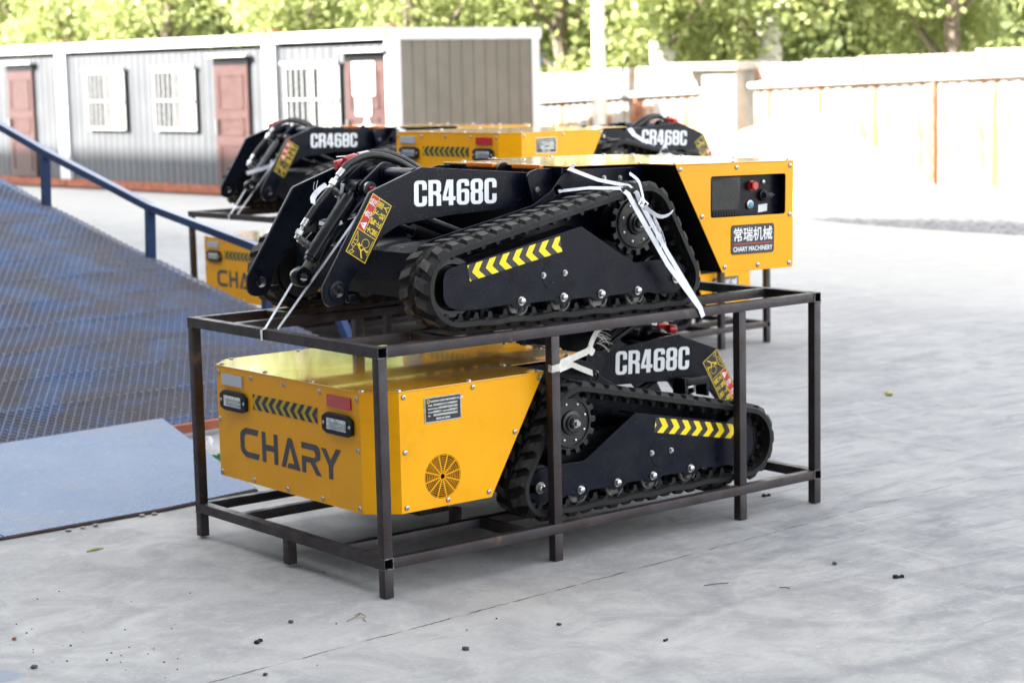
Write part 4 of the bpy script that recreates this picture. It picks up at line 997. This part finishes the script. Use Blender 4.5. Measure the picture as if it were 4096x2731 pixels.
b = MB(); b.tube([rp3(-.03, s_, h-.03) for s_, h in rail_pts], .037, 4); robj('side_rail', b, 'blue_tube', False)
for s_, ht in ((4.42, 1.31), (2.96, .95), (1.55, .71), (6.0, 1.72), (7.5, 2.05)):
    b = MB(); b.tube([rp3(-.03, s_+.02, rz(s_)-.02), rp3(-.03, s_, ht)], .040, 4); robj('rail_post', b, 'blue_tube', False)
for s_ in (3.2, 5.6, 8.4):
    for x_ in (-.08, -2.6):
        b = MB(); a = rp3(x_, s_, rz(s_)-.1); b.tube([a, Vector((a.x, a.y, 0))], .05, 4); robj('ramp_leg', b, 'blue_tube', False)
# lip plates
lp = empty('ramp_lip', (0, 1.95, 0), 0, 'flat pale blue tread plate with rusty edge lying at the foot of the ramp', 'ramp plate')
def plate3(nm, pts, mat, th, par, off):
    vs = [tuple(Vector(p)-Vector(off)) for p in pts]; n_ = len(vs); vs += [(v_[0], v_[1], v_[2]-th) for v_ in vs]
    fs = [tuple(range(n_)), tuple(range(2*n_-1, n_-1, -1))]+[(i, n_+i, n_+(i+1) % n_, (i+1) % n_) for i in range(n_)]
    me = bpy.data.meshes.new(nm); me.from_pydata(vs, [], fs); return obj(nm, finish(me, mat, False), par)
plate3('tread_plate', [(-.62, 1.925, .014), (.16, 1.933, .016), (.665, 1.995, .018), (1.04, 3.56, .110), (-.62, 3.47, .105)], 'tread', .006, lp, (0, 1.95, 0))
plate3('tread_plate', [(-1.9, 1.905, .014), (-.628, 1.924, .014), (-.628, 3.47, .105), (-1.9, 3.40, .105)], 'tread', .006, lp, (0, 1.95, 0))
b = MB(); b.tube([(-1.9, 1.900, .006), (-.62, 1.918, .007), (.16, 1.926, .008), (.668, 1.988, .008), (1.045, 3.56, .09)], .0065, 6); me = b.mesh('rusty_edge', 'edge_rust'); me.transform(Matrix.Translation((0, -1.95, 0))); obj('rusty_edge', me, lp)

# ---- containers: facade x = 12.8-.08(y-20)
fd = Vector((.0797, -.9968, 0)); fo = Vector((12.8, 20, 0))
TH = math.atan2(fd.y, fd.x)
def cpos(y_): return Vector((12.8-.08*(y_-20), y_, 0))
def corr(w_, h_, pitch, dep, z0=0.):
    """corrugated sheet in the x-z plane, ridges upright"""
    b = MB(); vs = []; n_ = int(w_/pitch); pitch = w_/n_
    for i in range(n_):
        for (f, d) in ((0, 0), (.30, 0), (.42, dep), (.88, dep)):
            vs.append(((i+f)*pitch, d, z0)); vs.append(((i+f)*pitch, d, z0+h_))
    vs.append((w_, 0, z0)); vs.append((w_, 0, z0+h_))
    fs = [(2*i, 2*i+2, 2*i+3, 2*i+1) for i in range(len(vs)//2-1)]
    return b.add(vs, fs)
# local frame of a unit: x along the facade (towards smaller y), y into the building (+), z up
def unit(y0, length, label, style):
    o = empty('site_container', cpos(y0), TH, label, 'container office', 'row of container offices')
    H_ = 2.60; D_ = 3.0
    def part(nm, b, mat, loc=(0, 0, 0), par=None, smooth=False, bevel=0.):
        ob = obj(nm, b.mesh(nm, mat, smooth, bevel), par or o); ob.location = loc; return ob
    part('front_wall', corr(length-.3, 2.2, .19, -.014, .17), 'container_grey', (.15, .06, 0))
    b = MB(); b.box((0, .09, .1), (length, D_, .14)); b.box((0, D_-.05, .1), (length, D_, H_-.1)); b.box((0, .09, .1), (.05, D_, H_-.1)); b.box((length-.05, .09, .1), (length, D_, H_-.1)); part('shell', b, 'container_tan')
    b = MB(); b.box((-.02, -.02, H_-.16), (length+.02, .14, H_)); b.box((-.02, .14, H_-.06), (length+.02, D_+.05, H_-.01)); part('roof_beam', b, 'container_white', smooth=True, bevel=.01)
    part('base_beam', MB().box((0, -.01, .03), (length, .12, .17)), 'rust_red')
    for x0 in (0, length-.15):
        part('corner_post', MB().box((x0, -.012, .17), (x0+.15, .13, H_-.16)), 'container_white')
        part('corner_fitting', MB().box((x0+.01, -.03, H_-.13), (x0+.14, .13, H_+.055)), 'fitting_rust', bevel=.01)
    def door(x0, white=False):
        part('door_leaf', MB().box((x0, -.01, .19), (x0+.92, .03, 2.13)), 'door_red')
        dl = o.children[-1] if False else None
        b = MB()
        for z0, z1 in ((.30, .85), (1.0, 1.28), (1.42, 1.98)):
            for xa, xb in ((x0+.12, x0+.80),):
                for (a_, c_) in (((xa, -.022, z0), (xb, -.01, z0+.03)), ((xa, -.022, z1-.03), (xb, -.01, z1)), ((xa, -.022, z0), (xa+.03, -.01, z1)), ((xb-.03, -.022, z0), (xb, -.01, z1))): b.box(a_, c_)
        part('door_moulding', b, 'door_red')
        part('door_handle', MB().box((x0+.05, -.06, 1.02), (x0+.10, -.01, 1.26)), 'zinc')
        part('door_lintel', MB().box((x0-.02, -.004, 2.13), (x0+.94, .03, 2.25)), 'black_paint')
        part('door_hood', MB().box((x0-.10, -.10, 2.26), (x0+1.0, .0, 2.31)), 'container_white')
    def window(x0, w_):
        part('window_glass', MB().box((x0, -.004, 1.12), (x0+w_, .01, 2.04)), 'window_glass')
        b = MB(); b.box((x0-.05, -.028, 1.06), (x0+w_+.05, .0, 1.12)); b.box((x0-.05, -.028, 2.04), (x0+w_+.05, .0, 2.10)); b.box((x0-.05, -.028, 1.12), (x0, 0, 2.04)); b.box((x0+w_, -.028, 1.12), (x0+w_+.05, 0, 2.04))
        b.box((x0+w_*.62, -.02, 1.12), (x0+w_*1.0, -.006, 2.04)); b.box((x0+w_*.48, -.03, 1.12), (x0+w_*.54, -.006, 2.04)); part('window_frame', b, 'window_white')
        b = MB(); n_ = int(w_/.14)
        for i in range(1, n_): b.box((x0+w_*i/n_-.013, -.050, 1.10), (x0+w_*i/n_+.013, -.034, 2.03))
        b.box((x0-.03, -.062, 1.55), (x0+w_+.03, -.051, 1.585)); part('window_bars', b, 'window_white')
        part('window_canopy', MB().box((x0-.10, -.07, 2.11), (x0+w_+.06, 0, 2.15)), 'container_white')
    if style == 'two': window(.90, 1.15); window(3.05, 1.15); door(4.78)
    elif style == 'left': door(4.05)
    elif style == 'one':
        window(.45, 1.28); door(1.90)
        part('paper_notice', MB().box((2.10, -.030, 1.62), (2.62, -.024, 2.12)), 'paper'); part('paper_notice', MB().box((2.16, -.030, 1.32), (2.52, -.024, 1.60)), 'paper')
        b = MB(); b.add([(2.20, -.03, .90), (2.62, -.03, .90), (2.41, -.03, 1.34), (2.20, -.024, .90), (2.62, -.024, .90), (2.41, -.024, 1.34)], [(0, 1, 2), (5, 4, 3), (0, 3, 4, 1), (1, 4, 5, 2), (2, 5, 3, 0)]); part('paper_notice', b, 'paper')
    if style == 'one':          # ribbed end wall in the shade
        for y0 in (0, D_-.15): part('end_post', MB().box((length-.005, y0-.005, .17), (length+.02, y0+.155, H_-.16)), 'container_white')
        part('end_beam', MB().box((length-.1, -.02, H_-.17), (length+.03, D_+.05, H_+.005)), 'container_white')
        part('end_sill', MB().box((length-.1, 0, .03), (length+.02, D_, .17)), 'rust_red')
        me = corr(D_-.32, 2.26, .235, .10, .17).mesh('end_panel', 'container_tan', False); me.transform(Matrix.Translation((length+.01, .16, 0)) @ Matrix.Rotation(R(90), 4, 'Z') @ Matrix.Diagonal((1, 1, 1, 1))); obj('end_panel', me, o)
    return o
unit(33.35, 5.98, 'white-topped container office farthest left with a red door', 'left')
unit(27.36, 6.27, 'container office with two barred white windows and a dull red door', 'two')
unit(21.08, 3.0, 'short container office with paper notices on its door and a brown ribbed end wall', 'one')

# ---- fence: right run, pillar, left run
def fence(nm, a, c_, z0, z1, label, rail, pit=.30, group='metal sheet fence along the yard'):
    a = Vector((a[0], a[1], 0)); c_ = Vector((c_[0], c_[1], 0)); d = c_-a; L_ = d.length; ang = math.atan2(d.y, d.x)
    o = empty('sheet_fence', a, ang, label, 'fence', group); rnd = random.Random(int(a.y*7))
    n_ = int(L_/1.05); 
    for i in range(n_):
        x0 = L_*i/n_; x1 = L_*(i+1)/n_-.015; h = z0+(z1-z0)*(i+.5)/n_+rnd.uniform(-.025, .025)
        b = corr(x1-x0, h-.05, .21, .03, .05); ob = obj('sheet', b.mesh('sheet', 'fence', False), o); ob.location = (x0, rnd.uniform(-.012, .012), 0)
    r0, r1 = rail
    b = MB(); n2 = Vector((0, 1, 0)); b.tube([(0, .09, r0), (L_, .09, r1)], .052, 8); obj('rail_pipe', b.mesh('rail_pipe', 'container_white'), o)
    for i in range(int(L_/6.6)+1):
        b = MB(); x0 = 2.9+i*6.6; b.box((x0, .05, 0), (x0+.05, .10, r0+(r1-r0)*x0/L_-.02)); obj('fence_post', b.mesh('fence_post', 'fitting_rust'), o)
    return o
fence('f', (16.45, 2.0), (17.60, 15.25), 2.22, 1.97, 'long rust-streaked white sheet fence to the right of the stone pillar', (1.96, 1.64))
fence('f', (17.66, 16.1), (18.75, 26.5), 1.97, 1.80, 'rust-streaked white sheet fence between the container row and the stone pillar', (1.58, 1.22))
pil = empty('gate_pillar', (17.58, 15.68, 0), 0, 'square pale stone pillar with a flat cap standing in the fence line', 'pillar')
b = MB(); b.box((-.30, -.36, 0), (.30, .36, 1.88)); obj('shaft', b.mesh('shaft', 'pale_stone', True, .01), pil)
b = MB(); b.box((-.42, -.50, 1.88), (.42, 1.05, 2.0)); obj('cap', b.mesh('cap', 'pale_stone', True, .015), pil)
pole = empty('utility_pole', (17.36, 18.5, 0), 0, 'whitewashed round pole rising out of frame just right of the container row', 'pole')
b = MB(); b.tube([(0, 0, 0), (0, 0, 3), (.02, .02, 9.0)], [.115, .105, .09], 14); obj('shaft', b.mesh('shaft', 'limewash'), pole)
b = MB(); b.box((-.5, -.04, 8.2), (.5, .04, 8.3)); obj('crossarm', b.mesh('crossarm', 'bark'), pole)

# ---- sand pile and gravel
from mathutils import noise as mn
def heap(name, cx, cy, rx, ry, h, mat, label, n=90, seed=0, kind='structure', rough=.16):
    vs = []; fs = []
    for i in range(n+1):
        for j in range(n+1):
            x_ = (i/n*2-1); y_ = (j/n*2-1); r_ = math.hypot(x_, y_)
            f = max(0, 1-r_**1.6)
            P3 = Vector((cx+x_*rx, cy+y_*ry, seed))
            zz_ = h*f*(1+.35*mn.noise(P3*.8)+.12*mn.noise(P3*2.5))+rough*h*f**.3*mn.noise(P3*3.1)*.5+.03*mn.noise(P3*9)*min(1, f*4)-.05*(1-min(1, f*6))
            vs.append((P3.x, P3.y, zz_))
    for i in range(n):
        for j in range(n): a = i*(n+1)+j; fs.append((a, a+n+1, a+n+2, a+1))
    me = bpy.data.meshes.new(name); me.from_pydata(vs, [], fs); o = obj(name, finish(me, mat, True, 60)); o['kind'] = kind
    return o
heap('sand_heap', 16.4, 13.6, 2.0, 3.1, 1.05, 'sand', '', seed=1)
heap('sand_heap', 16.7, 17.0, 1.5, 2.8, .75, 'sand', '', seed=4)
heap('sand_heap', 16.2, 8.3, 1.3, 4.0, .42, 'sand', '', seed=9)
heap('gravel_bed', 15.1, 8.2, 1.2, 4.2, .13, 'gravel', '', seed=12)
# ---- trees
import numpy as np
def crown_mesh(seed, n, zr, rad, leaf, mat, clumps=26):
    rg = np.random.RandomState(seed)
    cz = rg.uniform(zr[0], zr[1], clumps); cr = rad*(.25+.75*np.sqrt(rg.rand(clumps)))*np.clip(1.15-((cz-zr[0])/(zr[1]-zr[0])-.45)**2*2.2, .25, 1); ca = rg.rand(clumps)*6.283
    cen = np.stack([cr*.62*np.cos(ca), cr*.62*np.sin(ca), cz], 1)
    which = rg.randint(0, clumps, n); d = rg.normal(size=(n, 3)); d /= np.linalg.norm(d, axis=1)[:, None]
    size = rg.uniform(.45, 1.0, clumps)[which]*rad*.55
    P_ = cen[which]+d*(size*rg.rand(n)**.45)[:, None]*np.array([1, 1, .75])
    a = rg.normal(size=(n, 3)); a /= np.linalg.norm(a, axis=1)[:, None]; c_ = np.cross(a, rg.normal(size=(n, 3))); c_ /= np.linalg.norm(c_, axis=1)[:, None]
    L_ = leaf*rg.uniform(.6, 1.3, n)[:, None]
    vs = np.stack([P_-a*L_*.55, P_+c_*L_*.42, P_+a*L_*.6, P_-c_*L_*.42], 1).reshape(-1, 3)
    me = bpy.data.meshes.new('crown'); me.from_pydata(vs.tolist(), [], (np.arange(n*4).reshape(-1, 4)).tolist())
    return finish(me, mat, False)
def trunk_mesh(seed, h, r, mat, lim=None):
    rg = random.Random(seed); b = MB(); pts = []; 
    for i in range(9): pts.append((rg.uniform(-.06, .06)*i*.4, rg.uniform(-.06, .06)*i*.4, h*i/8))
    b.tube(pts, [r*(1-.085*i) for i in range(9)], 9)
    for i in range(11):
        k_ = rg.randint(2, 7); p0 = Vector(pts[k_]); a_ = rg.uniform(0, 6.28); ln = rg.uniform(1.0, 2.3)*(1-.06*k_)
        q1 = p0+Vector((math.cos(a_)*ln*.5, math.sin(a_)*ln*.5, ln*.5)); q2 = p0+Vector((math.cos(a_)*ln*.95, math.sin(a_)*ln*.95, ln*1.25))
        b.tube([p0, q1, q2], [r*.34, r*.2, r*.07], 6)
    return b.mesh('trunk', mat)
protos = [(crown_mesh(1, 8500, (1.9, 8.5), 2.1, .13, 'leaf_bright', 34), trunk_mesh(1, 7.5, .19, 'bark')),
          (crown_mesh(2, 8500, (2.3, 9.0), 2.3, .12, 'leaf_bright', 34), trunk_mesh(2, 8, .21, 'bark')),
          (crown_mesh(3, 8500, (1.7, 8.0), 2.2, .13, 'leaf_bright', 30), trunk_mesh(3, 7, .18, 'bark')),
          (crown_mesh(4, 9000, (.4, 5.0), 2.6, .17, 'leaf_deep', 30), trunk_mesh(4, 4, .12, 'bark'))]
lime = MB().lathe([(.235, 0), (.205, .5), (.20, 1.6), (.185, 2.6)], 12, None, False).mesh('whitewash_band', 'limewash')
trees = []
# (x, y, proto, whitewashed, scale, label)
near = [(19.2, 18.95, 0, 1, 'poplar with a whitewashed trunk standing behind the fence left of the pillar'),
        (20.5, 17.7, 1, 1, 'poplar with a whitewashed foot just behind the stone pillar'),
        (22.5, 15.4, 2, 0, 'dark leaning tree behind the right end of the fence'),
        (18.9, 21.2, 2, 0, 'forked brown tree between the container row and the white pole'),
        (23.0, 12.4, 0, 0, 'bright green tree at the far right edge behind the fence'),
        (17.6, 23.9, 1, 0, 'green tree rising above the ribbed container end wall'),
        (16.9, 27.0, 0, 0, 'green tree above the short container office'),
        (16.2, 30.5, 2, 0, 'green tree above the two-window container office'),
        (15.6, 34.0, 1, 0, 'bright tree at the far left above the container roofs'),
        (15.0, 37.6, 0, 0, 'bushy tree at the left edge of the picture behind the containers')]
rg = random.Random(8)
for (x_, y_, pi, lw, lb) in near:
    o = empty('tree', (x_, y_, 0), rg.uniform(0, 6.28), lb, 'tree', 'trees behind the yard'); s_ = rg.uniform(.92, 1.12)
    cm, tm = protos[pi]
    obj('trunk', tm, o); obj('crown', cm, o)
    if lw: obj('whitewash_band', lime, o)
    o.scale = (s_, s_, s_)
far_lab = 'hazy green tree standing in the second row beyond the yard'
for i in range(13):
    t = i/12; x_ = 27.5-9.5*t+rg.uniform(-1, 1); y_ = 16+31*t+rg.uniform(-1, 1); pi = rg.choice([0, 1, 2, 3, 3])
    o = empty('tree', (x_, y_, 0), rg.uniform(0, 6.28), far_lab, 'tree', 'second row of trees beyond the yard')
    cm, tm = protos[pi]; obj('trunk', tm, o); obj('crown', cm, o); s_ = rg.uniform(1.0, 1.35); o.scale = (s_, s_, s_)
for i in range(14):
    t = i/13; x_ = 40-14*t+rg.uniform(-2, 2); y_ = 20+42*t+rg.uniform(-2, 2)
    o = empty('bush', (x_, y_, 0), rg.uniform(0, 6.28), 'low bushy tree far beyond the yard, filling the gap under the crowns', 'bush', 'far low trees')
    cm, tm = protos[3]; obj('trunk', tm, o); obj('crown', cm, o); s_ = rg.uniform(1.3, 1.9); o.scale = (s_, s_, s_)
# ---- far shed with blue roof, seen under the crowns
sh = empty('roadside_shed', (26.5, 28.6, 0), R(-45), 'small far shed with a bright blue roof seen between tree trunks', 'shed')
b = MB(); b.box((-1.3, -1, 0), (1.3, 1, 1.95)); obj('wall', b.mesh('wall', 'container_white', False), sh)
b = MB(); b.add([(-1.5, -1.3, 2.02), (1.5, -1.3, 2.02), (1.5, 0, 2.35), (-1.5, 0, 2.35), (1.5, 1.3, 2.02), (-1.5, 1.3, 2.02)], [(0, 1, 2, 3), (3, 2, 4, 5), (0, 3, 5), (1, 4, 2), (0, 5, 4, 1)]); obj('roof', b.mesh('roof', 'blue_roof', False), sh)

# ---- the workshop behind the camera whose shade covers the front of the yard
nb_ = Vector((.9968, .0797, 0)); wb = empty('workshop_building', nb_*-6.5+Vector((-.0797, .9968, 0))*8, math.atan2(.9968, -.0797), 'long plain workshop wall standing behind the photographer, shading the yard', 'building')
def wobj(nm, b, mat): return obj(nm, b.mesh(nm, mat, False), wb)
WH = 14.7
b = MB(); b.box((-60, 0, 0), (50, 14, WH)); wobj('wall', b, 'wall_plaster')
b = MB(); b.box((-60.4, -.4, WH), (50.4, 14.4, WH+.3)); wobj('roof', b, 'container_grey')
for i in range(-7, 8): 
    b = MB(); b.box((i*6-2, -.04, 5.5), (i*6+2, .02, 7.2)); wobj('window', b, 'window_strip')
for i in (-1, 1):
    b = MB(); b.box((i*12-2.5, -.05, 0), (i*12+2.5, .02, 4.6)); wobj('roller_door', b, 'container_grey')

# ================================================================== DEBRIS
def spl2(*a): return spl(*a)
b = MB(); b.band(spl([(0, 0, .01), (.05, .02, .03), (.09, -.01, .008), (.14, .03, .004), (.11, .08, .02)]), .02, (.1, .4, 1)); tag(obj('plastic_scrap', b.mesh('plastic_scrap', 'green_plastic'), None, (.84, 2.75, 0)), 'green plastic band scrap on the ground beside the tread plate', 'scrap')
b = MB(); b.band(spl([(0, 0, .01), (.04, .05, .05), (.10, .01, .07), (.14, .06, .02), (.08, .10, .05), (.02, .07, .03)]), .03, (.5, .1, 1)); tag(obj('paper_scrap', b.mesh('paper_scrap', 'paper'), None, (.92, 3.02, 0)), 'crumpled pale scrap of strap behind the front crate post by the ramp foot', 'scrap')
def lump(r, seed, sq=.6, ang=False):
    b = bmesh.new(); bmesh.ops.create_icosphere(b, subdivisions=2 if not ang else 1, radius=r); rg = random.Random(seed)
    for v in b.verts:
        f = 1+rg.uniform(-.22, .22); v.co = Vector((v.co.x*f*1.2, v.co.y*f, v.co.z*f*sq))
    mz = min(v.co.z for v in b.verts)
    for v in b.verts: v.co.z -= mz
    me = bpy.data.meshes.new('pebble'); b.to_mesh(me); b.free(); return me
for (x_, y_, r_, mt_, lb) in ((-.169, -.706, .011, 'stone_dark', 'grey angular stone on the concrete below the front crate, lower middle'),
        (-.423, -.017, .009, 'stone_dark', 'small dark stone left of the nearest crate foot'),
        (-1.345, .108, .010, 'stone_dark', 'dark round stone at the lower left edge'), (-1.249, .467, .008, 'rust_red', 'brownish pebble at the far left of the concrete'),
        (-.818, -.486, .008, 'stone_dark', 'small pebble at the bottom edge, lower left'), (.253, -.692, .008, 'stone_dark', 'small black pebble just below the saw-cut joint'),
        (1.578, -.779, .009, 'stone_dark', 'grey pebble right of the crate near the dark chip'), (4.774, 1.674, .022, 'leaf_dry', 'pale leaf-like scrap on the concrete right of the crate')):
    tag(obj('stone', finish(lump(r_, int(abs(x_)*100)), mt_, False), None, (x_, y_, 0), (0, 0, x_*7)), lb, 'stone', 'small debris on the concrete')
for (x_, y_, rz_, lb, s_) in ((-.647, -.154, .5, 'black curled rubber scrap on the concrete, lower left', 1.), (1.589, -1.074, -.4, 'black rubber stud lying on the concrete at lower right', 1.15), (2.272, .267, -.2, 'black scrap near the right crate post', 1.1), (.388, -1.087, .3, 'small brown washer-like scrap near the bottom', .6)):
    b = MB(); b.lathe([(.012, 0), (.015, .006), (.012, .014), (.006, .016)], 8); b.box((.006, -.008, .001), (.034, .006, .010)); b.box((.030, -.011, .0), (.038, .010, .013))
    o = obj('rubber_scrap', b.mesh('rubber_scrap', 'rubber', True, .001), None, (x_, y_, .0005), (0, 0, rz_)); o.scale = (s_*.72,)*3; tag(o, lb, 'scrap', 'small debris on the concrete')
b = MB(); b.tube(spl([(-.05, -.01, .003), (-.01, .002, .006), (.02, .01, .012), (.03, -.01, .006), (.012, -.02, .003), (.0, -.055, .002)]), .0016, 5); b.tube(spl([(.0, .0, .005), (.03, .02, .012), (.01, .03, .004)]), .0012, 5)
tag(obj('twig', b.mesh('twig', 'dry_twig'), None, (-.218, -.133, 0)), 'thin dry twig knot on the concrete just left of the joint', 'twig')
b = MB(); b.tube([(-.04, 0, .003), (0, .004, .006), (.04, .01, .003)], [.003, .008, .002], 6); tag(obj('dry_leaf', b.mesh('dry_leaf', 'leaf_dry'), None, (-.427, 1.467, 0)), 'narrow yellow-green dry leaf on the concrete left of the crate', 'leaf')
for (x_, y_, l_, a_, lb) in ((1.036, -.678, .10, -.35, 'long thin dark stalk on the concrete right of the joint'), (1.183, -.888, .04, -1.0, 'short thin dark stalk on the concrete, lower right')):
    b = MB(); b.tube([(-l_/2, 0, .002), (0, .003, .003), (l_/2, 0, .002)], .0015, 5); tag(obj('stalk', b.mesh('stalk', 'stone_dark'), None, (x_, y_, 0), (0, 0, a_)), lb, 'stalk')
rg = random.Random(21); pm = [finish(lump(.0045, i, .7, True), 'stone_dark', False) for i in range(3)]+[finish(lump(.004, 9, .7, True), 'rust_red', False)]
for i in range(48):
    if i < 26: x_, y_ = -1.15+rg.gauss(0, .16), .1+rg.gauss(0, .22)
    elif i < 46: x_, y_ = rg.uniform(-1.2, .6), rg.uniform(-.6, 1.5)
    else: x_, y_ = rg.uniform(.5, 5.5), rg.uniform(-1.3, .9)
    o = obj('pebble', rg.choice(pm), None, (x_, y_, 0), (0, 0, rg.uniform(0, 6))); s_ = rg.uniform(.3, .9); o.scale = (s_,)*3
    tag(o, 'tiny crumb of grit lying loose on the concrete', 'pebble', 'tiny grit on the concrete')
for (x_, y_) in ((.02, 1.90), (.08, 1.895), (-.28, 1.875), (-.22, 1.87), (-.35, 1.87)):
    o = obj('pebble', lump(.013, int(x_*100), .5, True), None, (x_, y_, 0), (0, 0, x_*30)); finish(o.data, 'pale_stone', False); tag(o, 'broken pale mortar chip along the rusty front edge of the tread plate', 'chip', 'mortar chips by the plate')
